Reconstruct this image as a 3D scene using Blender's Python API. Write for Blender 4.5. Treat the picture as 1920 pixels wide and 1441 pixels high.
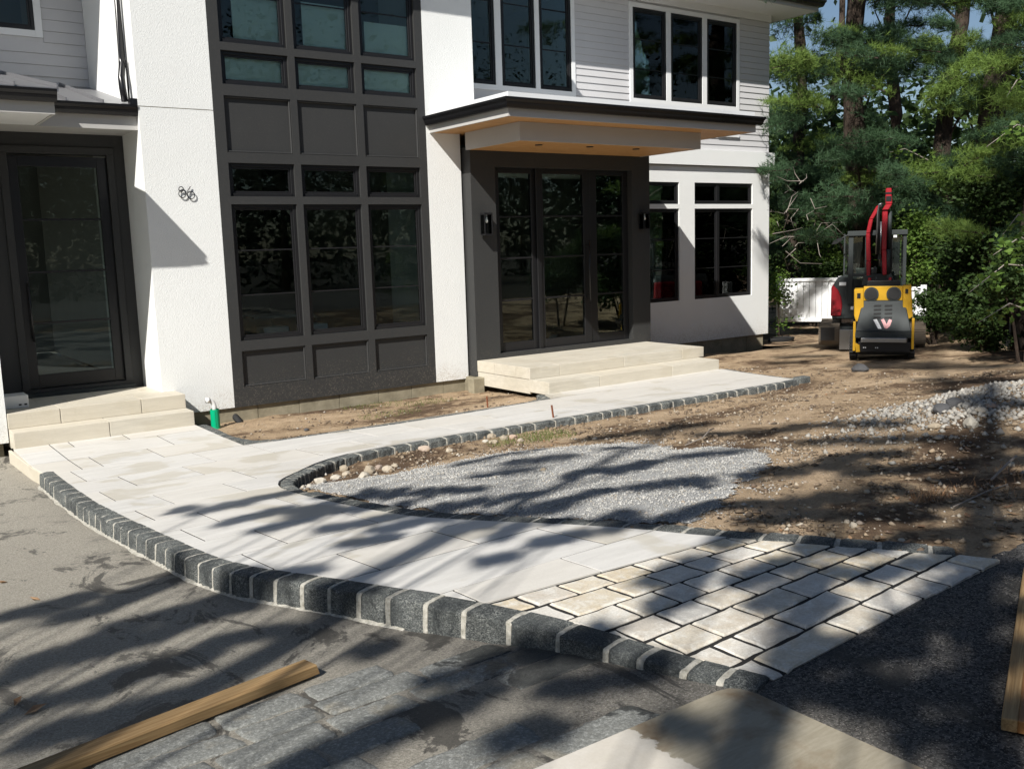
import bpy, bmesh, math, random
import numpy as np
from mathutils import Vector, Matrix, noise, geometry

random.seed(7); rng = np.random.default_rng(7)
D = bpy.data; C = bpy.context.scene.collection
for o in list(D.objects): D.objects.remove(o)
SC = bpy.context.scene

# ---------------------------------------------------------------- camera (surveyed: f, yaw, pitch, roll)
FPX, YAW, PIT, ROL = 1780.41, -0.621509, 0.1449756, -0.0302797
CAMZ = 2.106
def _rot(a, b, c):
    cy, sy, cp, sp, cr, sr = math.cos(a), math.sin(a), math.cos(b), math.sin(b), math.cos(c), math.sin(c)
    Ry = np.array([[cy, 0, sy], [0, 1, 0], [-sy, 0, cy]]); Rx = np.array([[1, 0, 0], [0, cp, -sp], [0, sp, cp]])
    Rz = np.array([[cr, -sr, 0], [sr, cr, 0], [0, 0, 1]])
    return Rz @ Rx @ Ry
RM = _rot(YAW, PIT, ROL)
def w2(v): return Vector((v[0], v[2], -v[1]))
cam = D.cameras.new('camera'); camo = D.objects.new('camera', cam); C.objects.link(camo)
r_, d_, f_ = w2(RM[0]), w2(RM[1]), w2(RM[2])
camo.matrix_world = Matrix(((r_.x, -d_.x, -f_.x, 0), (r_.y, -d_.y, -f_.y, 0), (r_.z, -d_.z, -f_.z, CAMZ), (0, 0, 0, 1)))
cam.sensor_width = 36; cam.lens = FPX / 1920 * 36; cam.clip_end = 2000; cam.clip_start = 0.05
SC.camera = camo

# ---------------------------------------------------------------- light
SUND = Vector((1.67, 1.0, -1.72)).normalized()
elev = math.asin(-SUND.z); azim = math.atan2(-SUND.x, -SUND.y)       # towards the sun, clockwise from +Y
W = D.worlds.new('World'); SC.world = W; W.use_nodes = True
wn = W.node_tree; bg = wn.nodes['Background']
sky = wn.nodes.new('ShaderNodeTexSky'); sky.sky_type = 'NISHITA'; sky.sun_disc = False
sky.sun_elevation = elev; sky.sun_rotation = azim; sky.air_density = 1.0; sky.dust_density = 0.6; sky.ozone_density = 1.6
wn.links.new(sky.outputs[0], bg.inputs[0]); bg.inputs[1].default_value = 0.05  # photographed shade level
sl = D.lights.new('sun', 'SUN'); sl.energy = 4.8; sl.angle = math.radians(0.5); sl.color = (1.0, 0.965, 0.91)
so = D.objects.new('sun', sl); C.objects.link(so); so.rotation_euler = SUND.to_track_quat('-Z', 'Y').to_euler(); so.location = (-20, -12, 30)
SC.view_settings.view_transform = 'Standard'; SC.view_settings.look = 'None'
SC.view_settings.exposure = 0.55; SC.view_settings.gamma = 1.0
try: SC.view_settings.use_curve_mapping = False
except Exception: pass
SC.render.engine = 'CYCLES'
SC.cycles.max_bounces = 8; SC.cycles.transparent_max_bounces = 12; SC.cycles.sample_clamp_indirect = 6

# ---------------------------------------------------------------- survey helpers: sight lines from the photo onto real surfaces
def ray(u, v):
    d = RM.T @ np.array([(u - 960) / FPX, (v - 720.5) / FPX, 1.0]); return np.array([d[0], d[2], -d[1]])
def aty(u, v, y): d = ray(u, v) * 1.0; t = y / d[1]; return (d[0] * t, y, d[2] * t + CAMZ)
def atx(u, v, x): d = ray(u, v); t = x / d[0]; return (x, d[1] * t, d[2] * t + CAMZ)
def atz(u, v, z): d = ray(u, v); t = (z - CAMZ) / d[2]; return (d[0] * t, d[1] * t, z)
def pix(x, y, z):
    c = RM @ np.array([x, -(z - CAMZ), y]); return 960 + FPX * c[0] / c[2], 720.5 + FPX * c[1] / c[2]
def X(u, v, y): return aty(u, v, y)[0]
def Z(u, v, y): return aty(u, v, y)[2]
K = 1.17
YKN = np.array([-50, 1.5, 2.0, 2.5, 3.1, 4.05, 5.0, 5.9, 6.8, 7.4, 8.0, 8.65, 9.2, 90]) * K
ZKN = np.array([-1.30, -1.30, -1.305, -1.31, -1.34, -1.425, -1.51, -1.59, -1.67, -1.71, -1.75, -1.785, -1.80, -1.80]) * K + CAMZ
def zw(y): return float(np.interp(y, YKN, ZKN))
def hit(u, v, fn=None, off=0.0):
    fn = fn or (lambda x, y: zw(y)); d = ray(u, v)
    g = lambda t: CAMZ + d[2] * t - (fn(d[0] * t, d[1] * t) + off)
    t = 0.4
    while g(t) > 0 and t < 200: t *= 1.01
    lo, hi = t / 1.01, t
    for _ in range(30):
        m = (lo + hi) / 2
        if g(m) > 0: lo = m
        else: hi = m
    return (d[0] * lo, d[1] * lo)
def place(u, dist):      # plan position at a bearing
    d = ray(u, 470); h = math.hypot(d[0], d[1]); return (d[0] / h * dist, d[1] / h * dist)

# ---------------------------------------------------------------- scene graph helpers
def props(o, label=None, cat=None, group=None, kind=None):
    if label: o['label'] = label
    if cat: o['category'] = cat
    if group: o['group'] = group
    if kind: o['kind'] = kind
    return o
def empty(name, loc=(0, 0, 0), rz=0.0, label=None, cat=None, group=None, kind=None, parent=None):
    o = D.objects.new(name, None); C.objects.link(o); o.location = loc; o.rotation_euler = (0, 0, rz); o.empty_display_size = .1
    if parent: o.parent = parent
    return props(o, label, cat, group, kind)
class MB:
    def __init__(s): s.v = []; s.f = []
    def quad(s, *p): n = len(s.v); s.v += [tuple(q) for q in p]; s.f.append(tuple(range(n, n + len(p)))); return s
    def box(s, x0, x1, y0, y1, z0, z1):
        n = len(s.v)
        s.v += [(x0, y0, z0), (x1, y0, z0), (x1, y1, z0), (x0, y1, z0), (x0, y0, z1), (x1, y0, z1), (x1, y1, z1), (x0, y1, z1)]
        for f in ((0, 3, 2, 1), (4, 5, 6, 7), (0, 1, 5, 4), (1, 2, 6, 5), (2, 3, 7, 6), (3, 0, 4, 7)): s.f.append(tuple(n + i for i in f))
        return s
    def loft(s, rings, cap=True):
        n0 = len(s.v); k = len(rings[0])
        for r in rings: s.v += [tuple(p) for p in r]
        for i in range(len(rings) - 1):
            for j in range(k):
                a = n0 + i * k + j; b = n0 + i * k + (j + 1) % k
                s.f.append((a, b, b + k, a + k))
        if cap: s.f.append(tuple(n0 + j for j in range(k))[::-1]); s.f.append(tuple(n0 + (len(rings) - 1) * k + j for j in range(k)))
        return s
    def tube(s, pts, rad, n=8, cap=True):
        pts = [Vector(p) for p in pts]; rads = rad if isinstance(rad, (list, tuple)) else [rad] * len(pts); rings = []
        for i, p in enumerate(pts):
            t = (pts[min(i + 1, len(pts) - 1)] - pts[max(i - 1, 0)]).normalized()
            a = t.cross(Vector((0, 0, 1))); a = a if a.length > 1e-3 else t.cross(Vector((1, 0, 0))); a.normalize(); b = t.cross(a)
            rings.append([p + (a * math.cos(k / n * 6.28318) + b * math.sin(k / n * 6.28318)) * rads[i] for k in range(n)])
        return s.loft(rings, cap)
    def prism(s, poly, axis, a, b):       # poly in the two other axes
        def P(q, t):
            return {'x': (t, q[0], q[1]), 'y': (q[0], t, q[1]), 'z': (q[0], q[1], t)}[axis]
        return s.loft([[P(q, a) for q in poly], [P(q, b) for q in poly]])
    def build(s, name, mat, parent=None, smooth=False, bevel=0, seg=1, recalc=True, **kw):
        me = D.meshes.new(name); me.from_pydata(s.v, [], s.f); me.materials.append(mat)
        if recalc or bevel:
            bm = bmesh.new(); bm.from_mesh(me); bmesh.ops.recalc_face_normals(bm, faces=bm.faces)
            if bevel: bmesh.ops.bevel(bm, geom=list(bm.edges), offset=bevel, segments=seg, affect='EDGES', profile=.6, clamp_overlap=True)
            bm.to_mesh(me); bm.free()
        if smooth:
            for p in me.polygons: p.use_smooth = True
        return link(me, name, parent, **kw)
def link(me, name, parent=None, loc=None, **kw):
    o = D.objects.new(name, me); C.objects.link(o)
    if parent: o.parent = parent
    if loc: o.location = loc
    return props(o, **kw)
def npmesh(name, V, F, mat, parent=None, smooth=False, **kw):
    me = D.meshes.new(name); V = np.asarray(V, np.float32); F = np.asarray(F, np.int32); k = F.shape[1]
    me.vertices.add(len(V)); me.vertices.foreach_set('co', V.ravel())
    me.loops.add(F.size); me.loops.foreach_set('vertex_index', F.ravel())
    me.polygons.add(len(F)); me.polygons.foreach_set('loop_start', np.arange(0, F.size, k, dtype=np.int32))
    me.polygons.foreach_set('loop_total', np.full(len(F), k, np.int32))
    if smooth: me.polygons.foreach_set('use_smooth', np.ones(len(F), bool))
    me.update(calc_edges=True); me.materials.append(mat); return link(me, name, parent, **kw)
def box(name, mat, parent, x0, x1, y0, y1, z0, z1, bevel=0.0, **kw): return MB().box(x0, x1, y0, y1, z0, z1).build(name, mat, parent, bevel=bevel, **kw)

# ---------------------------------------------------------------- materials
def M(name, col=(.5, .5, .5), rough=.7, spec=.5, metal=0.0):
    m = D.materials.new(name); m.use_nodes = True; b = m.node_tree.nodes['Principled BSDF']
    b.inputs['Base Color'].default_value = (*col, 1); b.inputs['Roughness'].default_value = rough
    b.inputs['Specular IOR Level'].default_value = spec; b.inputs['Metallic'].default_value = metal
    return m
class NT:
    def __init__(s, m): s.t = m.node_tree; s.b = s.t.nodes['Principled BSDF']; s.L = s.t.links.new
    def n(s, ty, **kw):
        x = s.t.nodes.new(ty)
        for k, v in kw.items(): setattr(x, k, v)
        return x
    def co(s, which='Object', scale=(1, 1, 1), rot=(0, 0, 0)):
        tc = s.n('ShaderNodeTexCoord'); mp = s.n('ShaderNodeMapping'); mp.inputs['Scale'].default_value = scale; mp.inputs['Rotation'].default_value = rot
        if which == 'World':
            g = s.n('ShaderNodeNewGeometry'); s.L(g.outputs['Position'], mp.inputs[0])
        else: s.L(tc.outputs[which], mp.inputs[0])
        return mp.outputs[0]
    def noise(s, vec, scale, detail=4, rough=.6, dist=0.0):
        x = s.n('ShaderNodeTexNoise'); x.inputs['Scale'].default_value = scale; x.inputs['Detail'].default_value = detail
        x.inputs['Roughness'].default_value = rough; x.inputs['Distortion'].default_value = dist
        if vec is not None: s.L(vec, x.inputs['Vector'])
        return x.outputs[0]
    def voro(s, vec, scale, feature='F1', out='Distance', rnd=1.0):
        x = s.n('ShaderNodeTexVoronoi'); x.feature = feature; x.inputs['Scale'].default_value = scale; x.inputs['Randomness'].default_value = rnd
        if vec is not None: s.L(vec, x.inputs['Vector'])
        return x.outputs[out]
    def ramp(s, fac, stops, interp='LINEAR'):
        x = s.n('ShaderNodeValToRGB'); cr = x.color_ramp; cr.interpolation = interp
        while len(cr.elements) < len(stops): cr.elements.new(.5)
        for e, (p, c) in zip(cr.elements, stops):
            e.position = p; e.color = (*c, 1) if isinstance(c, (tuple, list)) else (c, c, c, 1)
        s.L(fac, x.inputs[0]); return x.outputs[0]
    def mix(s, fac, a, b, mode='MIX'):
        x = s.n('ShaderNodeMix'); x.data_type = 'RGBA'; x.blend_type = mode
        for i, v in ((0, fac), (6, a), (7, b)):
            if isinstance(v, (int, float)): x.inputs[i].default_value = v
            elif isinstance(v, tuple): x.inputs[i].default_value = (*v, 1)
            else: s.L(v, x.inputs[i])
        return x.outputs[2]
    def math(s, op, a, b=0.0):
        x = s.n('ShaderNodeMath'); x.operation = op
        for i, v in ((0, a), (1, b)):
            if isinstance(v, (int, float)): x.inputs[i].default_value = v
            else: s.L(v, x.inputs[i])
        return x.outputs[0]
    def rnd(s): return s.n('ShaderNodeObjectInfo').outputs['Random']
    def color(s, c): s.L(c, s.b.inputs['Base Color']); return s
    def rough(s, c): s.L(c, s.b.inputs['Roughness']); return s
    def bump(s, h, strength=.3, dist=.01, prev=None):
        x = s.n('ShaderNodeBump'); x.inputs['Strength'].default_value = strength; x.inputs['Distance'].default_value = dist
        s.L(h, x.inputs['Height'])
        if prev: s.L(prev, x.inputs['Normal'])
        s.L(x.outputs[0], s.b.inputs['Normal']); return x.outputs[0]
def stucco(name, col):
    m = M(name, col, .9, .2); t = NT(m); w = t.co('World')
    n1 = t.noise(w, 70, 4, .75); n2 = t.noise(w, 1.3, 4, .6)
    t.color(t.mix(t.math('MULTIPLY', t.ramp(n2, [(.35, 0.0), (.75, 1.0)]), .5), col, tuple(c * .93 for c in col)))
    zz = t.n('ShaderNodeSeparateXYZ'); t.L(w, zz.inputs[0]); low = t.math('SUBTRACT', t.math('ADD', zz.outputs[2], t.math('MULTIPLY', t.noise(w, 3.0, 6, .75), .9)), .0)
    spl = t.ramp(low, [(.52, .55), (.78, 0.0)]); src = t.b.inputs['Base Color'].links[0].from_socket
    t.color(t.mix(t.math('MULTIPLY', spl, t.ramp(t.noise(w, 55, 4, .8), [(.45, 0.0), (.6, 1.0)])), src, (.42, .36, .28)))
    t.bump(n1, .9, .008); return m
m_stucco = stucco('stucco_white', (.80, .81, .79))
def paint(name, col, rough=.5, var=.12, bump=.08):
    m = M(name, col, rough, .4); t = NT(m); w = t.co('World'); n = t.noise(w, 2.2, 5, .65)
    t.color(t.mix(n, tuple(c * (1 - var) for c in col), tuple(min(1, c * (1 + var)) for c in col))); t.bump(t.noise(w, 160, 2), bump, .002); return m
m_dark = paint('charcoal_paint', (.0315, .0322, .032), .62)
t = NT(m_dark); w = t.co('World'); src = t.b.inputs['Base Color'].links[0].from_socket; zz = t.n('ShaderNodeSeparateXYZ'); t.L(w, zz.inputs[0])
lowm = t.ramp(t.math('ADD', zz.outputs[2], t.math('MULTIPLY', t.noise(w, 2.5, 5, .7), .8)), [(.55, 1.0), (1.15, 0.12)])
t.color(t.mix(t.math('MULTIPLY', lowm, t.ramp(t.noise(w, 48, 5, .85), [(.54, 0.0), (.68, .8)])), src, (.22, .19, .15)))
m_trimw = paint('white_trim', (.76, .77, .77), .45, .04)
m_fascia = paint('grey_fascia', (.44, .43, .41), .55, .05)
m_black = paint('black_frame', (.012, .012, .013), .38)
m_gutter = paint('black_gutter', (.010, .010, .011), .25)
m_siding = paint('grey_siding', (.55, .545, .55), .6, .06)
m_pipew = paint('white_plastic', (.75, .75, .72), .35, .04)
m_green = paint('green_plastic', (.0, .36, .17), .35, .1)
m_steel = M('steel', (.32, .33, .34), .35, .5, .9)
m_rust = paint('rusty_steel', (.16, .05, .02), .8, .4, .4)
m_roofm = M('metal_roof', (.26, .26, .27), .38, .5, .55)
# concrete foundation
m_found = M('foundation_concrete', (.26, .235, .17), .92, .2); t = NT(m_found); w = t.co('World')
t.color(t.ramp(t.noise(w, 3.5, 8, .7), [(.3, (.17, .15, .105)), (.55, (.27, .24, .17)), (.8, (.36, .32, .24))])); t.bump(t.noise(w, 30, 6), .4, .01)
# limestone slabs: pale, streaked along their length, some damp stained
def limestone(name, base, warm, streak=(1.7, 10, 8), stain=.35, pit=.25):
    m = M(name, base, .62, .35); t = NT(m); w = t.co('World'); r = t.rnd()
    sh = t.n('ShaderNodeVectorMath', operation='ADD'); cx = t.n('ShaderNodeCombineXYZ'); t.L(t.math('MULTIPLY', r, 37.0), cx.inputs[0]); t.L(t.math('MULTIPLY', r, 91.0), cx.inputs[1])
    t.L(w, sh.inputs[0]); t.L(cx.outputs[0], sh.inputs[1]); mp = t.n('ShaderNodeMapping'); mp.inputs['Scale'].default_value = streak; t.L(sh.outputs[0], mp.inputs[0])
    st = t.noise(mp.outputs[0], 1.0, 7, .62, .6); big = t.noise(sh.outputs[0], 1.1, 4, .55, .4); fine = t.noise(w, 60, 4, .7)
    c = t.mix(t.ramp(st, [(.33, 0.0), (.68, 1.0)]), tuple(b * .80 for b in base), base)
    c = t.mix(t.math('MULTIPLY', t.ramp(r, [(0, 0.0), (1, 1.0)]), .55), c, warm)
    c = t.mix(t.math('MULTIPLY', t.ramp(big, [(.56, 0.0), (.60, 1.0)]), stain), c, tuple(b * q for b, q in zip(warm, (.72, .70, .62))))
    c = t.mix(t.math('MULTIPLY', t.ramp(t.noise(w, 4.5, 7, .75, 1.0), [(.56, 0.0), (.66, 1.0)]), .22), c, tuple(b * q for b, q in zip(base, (.66, .62, .54)))); c = t.mix(t.math('MULTIPLY', fine, .26), c, tuple(b * .6 for b in base))
    t.color(c); t.rough(t.ramp(big, [(.3, .7), (.6, .5)])); t.bump(t.math('ADD', t.math('MULTIPLY', st, .5), fine), pit, .004); return m
m_slab = limestone('limestone_paving', (.66, .645, .61), (.60, .555, .475), stain=.5, pit=.35)
m_step = limestone('limestone_step', (.61, .57, .48), (.58, .52, .41), (2.5, 9, 26), .2, .6)
m_cobble = M('tumbled_limestone', (.5, .47, .4), .8, .3); t = NT(m_cobble); w = t.co('World'); r = t.rnd()
c = t.ramp(r, [(0, (.50, .48, .44)), (.3, (.56, .51, .42)), (.55, (.60, .51, .36)), (.75, (.64, .61, .55)), (1, (.47, .43, .37))])
c = t.mix(t.ramp(t.noise(w, 11, 7, .72, .8), [(.46, 0.0), (.62, .8)]), c, (.70, .68, .62)); c = t.mix(t.math('MULTIPLY', t.ramp(t.noise(w, 5.5, 5, .7, .6), [(.5, 0.0), (.62, 1.0)]), .4), c, (.42, .33, .22)); c = t.mix(t.math('MULTIPLY', t.ramp(t.noise(w, 90, 5, .85), [(.42, 0.0), (.66, 1.0)]), .4), c, (.22, .20, .17))
t.color(c); t.bump(t.noise(w, 75, 6, .75), .6, .004)
m_joint = M('joint_sand', (.03, .03, .03), .95, .1); t = NT(m_joint); w = t.co('World'); t.color(t.ramp(t.noise(w, 220, 3, .8), [(.35, (.012, .012, .013)), (.7, (.05, .048, .045))])); t.bump(t.noise(w, 200, 3), .8, .004)
# split basalt kerb stone with pale mortar scuffs
m_kerb = M('basalt_kerb', (.05, .055, .06), .85, .35); t = NT(m_kerb); w = t.co('World')
r = t.rnd(); sp = t.ramp(t.noise(w, 110, 6, .9), [(.49, 0.0), (.62, 1.0)]); scr = t.ramp(t.noise(t.co('World', (1, 1, 2.2)), 42, 7, .85, 2.2), [(.50, 0.0), (.57, 1.0)]); patch = t.ramp(t.noise(w, 6, 5, .7), [(.38, 0.0), (.56, 1.0)])
c = t.mix(t.math('ADD', t.math('MULTIPLY', t.noise(w, 9, 6, .75), .6), t.math('MULTIPLY', r, .4)), (.014, .017, .018), (.080, .088, .088)); c = t.mix(t.math('MULTIPLY', t.math('MULTIPLY', scr, patch), .75), c, (.42, .43, .39)); c = t.mix(t.math('MULTIPLY', sp, .42), c, (.36, .38, .36))
t.color(c); t.bump(t.math('ADD', t.noise(w, 34, 8, .8), t.noise(w, 11, 4, .6)), 1.0, .022)
m_mortar = M('mortar', (.55, .53, .46), .95, .2); t = NT(m_mortar); w = t.co('World'); t.color(t.ramp(t.noise(w, 35, 6, .7), [(.3, (.20, .19, .155)), (.62, (.46, .44, .385))])); t.bump(t.noise(w, 60, 5), .7, .008)
# old grey setts
m_sett = M('grey_setts', (.2, .21, .2), .85, .35); t = NT(m_sett); w = t.co('World'); r = t.rnd()
c = t.mix(t.noise(w, 9, 7, .7, .8), (.11, .115, .105), (.235, .235, .215)); c = t.mix(t.math('MULTIPLY', t.ramp(t.noise(w, 75, 6, .85), [(.48, 0.0), (.66, 1.0)]), .7), c, (.50, .51, .48))
c = t.mix(t.math('MULTIPLY', t.ramp(t.noise(w, 3.1, 3), [(.58, 0.0), (.66, 1.0)]), .35), c, (.36, .30, .20))
sx = t.n('ShaderNodeSeparateXYZ'); t.L(w, sx.inputs[0]); wet = t.math('ADD', t.math('MULTIPLY', t.noise(w, 3.6, 6, .7, 1.0), 1.0), t.math('MULTIPLY', t.math('SUBTRACT', sx.outputs[0], 1.75), .28)); wet = t.ramp(wet, [(.53, 0.0), (.56, 1.0)])
c = t.mix(t.math('MULTIPLY', wet, .8), c, (.025, .026, .025)); t.color(c); t.rough(t.ramp(wet, [(0, .85), (1, .35)])); t.bump(t.noise(w, 30, 8, .72), .9, .016)
# asphalt: grey aggregate with tan stone dust
m_asph = M('asphalt', (.06, .06, .06), .9, .3); t = NT(m_asph); w = t.co('World')
agg = t.voro(w, 105, 'F1', 'Color'); aggv = t.n('ShaderNodeSeparateColor'); t.L(agg, aggv.inputs[0])
c = t.mix(t.ramp(aggv.outputs[0], [(.2, 0.0), (1, 1.0)]), (.022, .0215, .022), (.13, .125, .12)); c = t.mix(t.ramp(t.noise(w, 120, 3, .9), [(.56, 0.0), (.64, 1.0)]), c, (.40, .37, .32))
sx = t.n('ShaderNodeSeparateXYZ'); t.L(w, sx.inputs[0])
dusty = t.math('SUBTRACT', 1.0, t.ramp(t.math('DIVIDE', t.math('ADD', sx.outputs[0], 2.0), 6.0), [(.55, 0.0), (.78, 1.0)]))
dn = t.ramp(t.math('ADD', t.math('MULTIPLY', t.noise(w, .9, 6, .62, .7), .7), t.math('MULTIPLY', t.noise(w, 28, 4, .7), .3)), [(.29, 0.0), (.45, 1.0)])
c2 = t.mix(t.math('MULTIPLY', dusty, .95), c, t.mix(t.ramp(t.noise(w, 85, 6, .9), [(.36, 0.0), (.64, 1.0)]), (.17, .155, .125), (.54, .50, .42)))
c = t.mix(dn, c, c2)
damp = t.ramp(t.noise(t.co('World', (1, .6, 1)), 2.1, 7, .75, 1.1), [(.555, 0.0), (.585, 1.0)])
c = t.mix(t.math('MULTIPLY', damp, .74), c, (.032, .03, .028))
t.color(c); t.rough(t.ramp(damp, [(0, .92), (1, .6)])); t.bump(t.noise(w, 110, 5, .85), 1.0, .012)
# soil
m_dirt = M('dirt', (.2, .15, .1), .97, .15); t = NT(m_dirt); w = t.co('World')
big = t.noise(t.co('World', (.55, 1.0, 1)), .75, 7, .62, .8); fine = t.noise(w, 45, 6, .8); md = t.noise(w, 6, 6, .7)
c = t.ramp(t.math('ADD', t.math('MULTIPLY', big, .7), t.math('MULTIPLY', md, .3)), [(.36, (.085, .055, .036)), (.45, (.18, .12, .075)), (.50, (.46, .335, .21)), (.62, (.64, .48, .32))])
c = t.mix(t.math('MULTIPLY', t.ramp(fine, [(.3, 1.0), (.6, 0.0)]), .55), c, (.06, .042, .03)); c = t.mix(t.ramp(t.noise(w, 130, 3, .9), [(.66, 0.0), (.72, .7)]), c, (.5, .46, .38))
t.color(c); t.bump(t.math('ADD', fine, md), 1.0, .03)
def rocky(name, stops, scale=2):
    m = M(name, stops[0][1], .9, .3); t = NT(m); r = t.n('ShaderNodeNewGeometry').outputs['Random Per Island']; w = t.co('World')
    c = t.ramp(r, stops); t.color(t.mix(t.math('MULTIPLY', t.noise(w, 60, 4, .8), .45), c, (.16, .14, .12))); t.bump(t.noise(w, 50, 5), .5, .006); return m
m_gravel = rocky('crushed_gravel', [(0, (.30, .30, .29)), (.4, (.46, .46, .44)), (.8, (.60, .59, .55)), (.93, (.42, .37, .29)), (1, (.18, .18, .18))])
m_gravbase = M('gravel_fines', (.3, .31, .31), .95, .2); t = NT(m_gravbase); w = t.co('World')
t.color(t.ramp(t.noise(w, 130, 5, .85), [(.35, (.10, .10, .10)), (.5, (.31, .31, .30)), (.65, (.52, .51, .49))])); t.bump(t.noise(w, 110, 4), 1.0, .012)
m_pebble = rocky('pebbles', [(0, (.30, .23, .16)), (.35, (.40, .33, .24)), (.6, (.52, .47, .38)), (.8, (.22, .16, .11)), (1, (.56, .53, .48))])
m_clod = rocky('soil_clod', [(0, (.11, .075, .048)), (.5, (.20, .145, .09)), (.8, (.32, .24, .155)), (1, (.07, .05, .035))])
m_rubble = rocky('broken_rubble', [(0, (.22, .21, .19)), (.4, (.34, .32, .28)), (.8, (.46, .44, .39)), (1, (.15, .15, .15))])
m_forest = paint('forest_floor', (.035, .03, .02), .95, .5, .5)
m_darkrock = paint('dark_broken_rock', (.07, .07, .072), .9, .4, .6)
m_rock = M('field_stone', (.4, .34, .26), .88, .3); t = NT(m_rock); w = t.co('World'); r = t.rnd()
c = t.ramp(r, [(0, (.34, .28, .20)), (.4, (.46, .40, .31)), (.7, (.52, .49, .42)), (.9, (.42, .26, .18)), (1, (.30, .28, .25))])
t.color(t.mix(t.math('MULTIPLY', t.noise(w, 25, 6, .75), .5), c, (.20, .17, .13))); t.bump(t.noise(w, 20, 6), .7, .015)
def wood(name, a, b, sc=(1.5, 30, 30), rough=.6):
    m = M(name, a, rough, .35); t = NT(m); w = t.co('Object', sc); n = t.noise(w, 1.6, 5, .6, 1.8); n2 = t.noise(t.co('Object', (sc[0], sc[1] * 3, sc[2] * 3)), 3, 3, .7)
    t.color(t.mix(t.math('MULTIPLY', n2, .5), t.mix(t.ramp(n, [(.35, 0.0), (.62, 1.0)]), a, b), tuple(q * .45 for q in b))); t.bump(n, .25, .003); return m
m_soffit = wood('cedar_soffit', (.66, .40, .17), (.46, .22, .075), (2.0, 22, 22), .5)
m_lumber = wood('pine_lumber', (.40, .27, .13), (.24, .145, .06), (1.2, 38, 38), .75)
m_oldwood = wood('brown_plywood', (.30, .15, .05), (.20, .09, .028), (.8, 14, 14), .5)
# the damp stone slab
m_wetslab = M('damp_stone_slab', (.4, .36, .28), .5, .4); t = NT(m_wetslab); w = t.co('World'); st = t.noise(t.co('World', (6, 34, 6), (0, 0, -.45)), 1.0, 9, .78, .8); bgn = t.noise(w, 3.2, 5, .6, .6)
c = t.mix(t.ramp(st, [(.3, 0.0), (.7, 1.0)]), (.25, .22, .155), (.37, .335, .26)); c = t.mix(t.ramp(bgn, [(.50, 0.0), (.64, .8)]), c, (.17, .105, .05))
sx = t.n('ShaderNodeSeparateXYZ'); t.L(w, sx.inputs[0])
dry = t.ramp(t.math('ADD', sx.outputs[0], t.math('MULTIPLY', t.noise(w, 14, 5, .6), .12)), [(.5, 1.0), (.51, 0.0)]); m_wetslab['dry'] = 1; DRYRAMP = dry.node
c = t.mix(dry, c, t.mix(t.noise(w, 6, 6, .7), (.50, .45, .36), (.68, .65, .60))); c = t.mix(t.math('MULTIPLY', t.noise(w, 90, 4, .85), .3), c, (.12, .10, .075)); t.color(c); t.rough(t.ramp(bgn, [(.3, .45), (.7, .65)])); t.bump(st, .15, .002)
# glass
m_glass = D.materials.new('window_glass'); m_glass.use_nodes = True; nt = m_glass.node_tree; nt.nodes.clear()
o_ = nt.nodes.new('ShaderNodeOutputMaterial'); mx = nt.nodes.new('ShaderNodeMixShader'); tr = nt.nodes.new('ShaderNodeBsdfTransparent'); gl = nt.nodes.new('ShaderNodeBsdfGlossy'); fr = nt.nodes.new('ShaderNodeFresnel')
tr.inputs[0].default_value = (.86, .93, .90, 1); gl.inputs['Roughness'].default_value = .003; gl.inputs['Color'].default_value = (.95, 1, .98, 1); fr.inputs[0].default_value = 1.42
gt = NT.__new__(NT); gt.t = nt; gt.L = nt.links.new
gb = nt.nodes.new('ShaderNodeBump'); gb.inputs['Strength'].default_value = .018; gb.inputs['Distance'].default_value = .02; nt.links.new(gt.noise(gt.co('World'), 1.6, 2), gb.inputs['Height']); nt.links.new(gb.outputs[0], gl.inputs['Normal'])
nt.links.new(fr.outputs[0], mx.inputs[0]); nt.links.new(tr.outputs[0], mx.inputs[1]); nt.links.new(gl.outputs[0], mx.inputs[2]); nt.links.new(mx.outputs[0], o_.inputs[0])
m_room = paint('interior_plaster', (.32, .31, .29), .8, .1)
m_floor = wood('interior_floor', (.16, .10, .06), (.09, .05, .03))
m_blind = paint('roller_shade', (.74, .80, .77), .8, .05)
m_red = paint('red_machine_paint', (.30, .010, .018), .38, .3)
m_yellow = paint('yellow_machine_paint', (.50, .28, .01), .5, .3)
m_mgrey = paint('dark_machine_paint', (.026, .032, .032), .65, .3)
m_rubber = paint('black_rubber', (.018, .018, .018), .8, .3, .4)
m_track = paint('muddy_track', (.17, .14, .105), .9, .35, .6)
def foliage(name, a, b, c_, trans=.25):
    m = M(name, a, .6, .25); t = NT(m); r = t.n('ShaderNodeNewGeometry').outputs['Random Per Island']; w = t.co('World')
    col = t.mix(t.ramp(t.noise(w, .55, 3), [(.35, 0.0), (.65, 1.0)]), t.ramp(r, [(0, a), (.5, b), (1, c_)]), b); t.color(col)
    ts = t.n('ShaderNodeBsdfTranslucent'); t.L(col, ts.inputs[0]); mxs = t.n('ShaderNodeMixShader'); mxs.inputs[0].default_value = trans
    t.L(t.b.outputs[0], mxs.inputs[1]); t.L(ts.outputs[0], mxs.inputs[2]); t.L(mxs.outputs[0], t.t.nodes['Material Output'].inputs[0]); return m
m_needle = foliage('pine_needles', (.075, .14, .03), (.14, .22, .045), (.21, .28, .065))
m_needle2 = foliage('blue_green_needles', (.028, .065, .035), (.05, .10, .045), (.075, .13, .055))
m_leaf = foliage('broad_leaves', (.06, .12, .02), (.11, .19, .035), (.17, .24, .05), .35)
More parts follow.
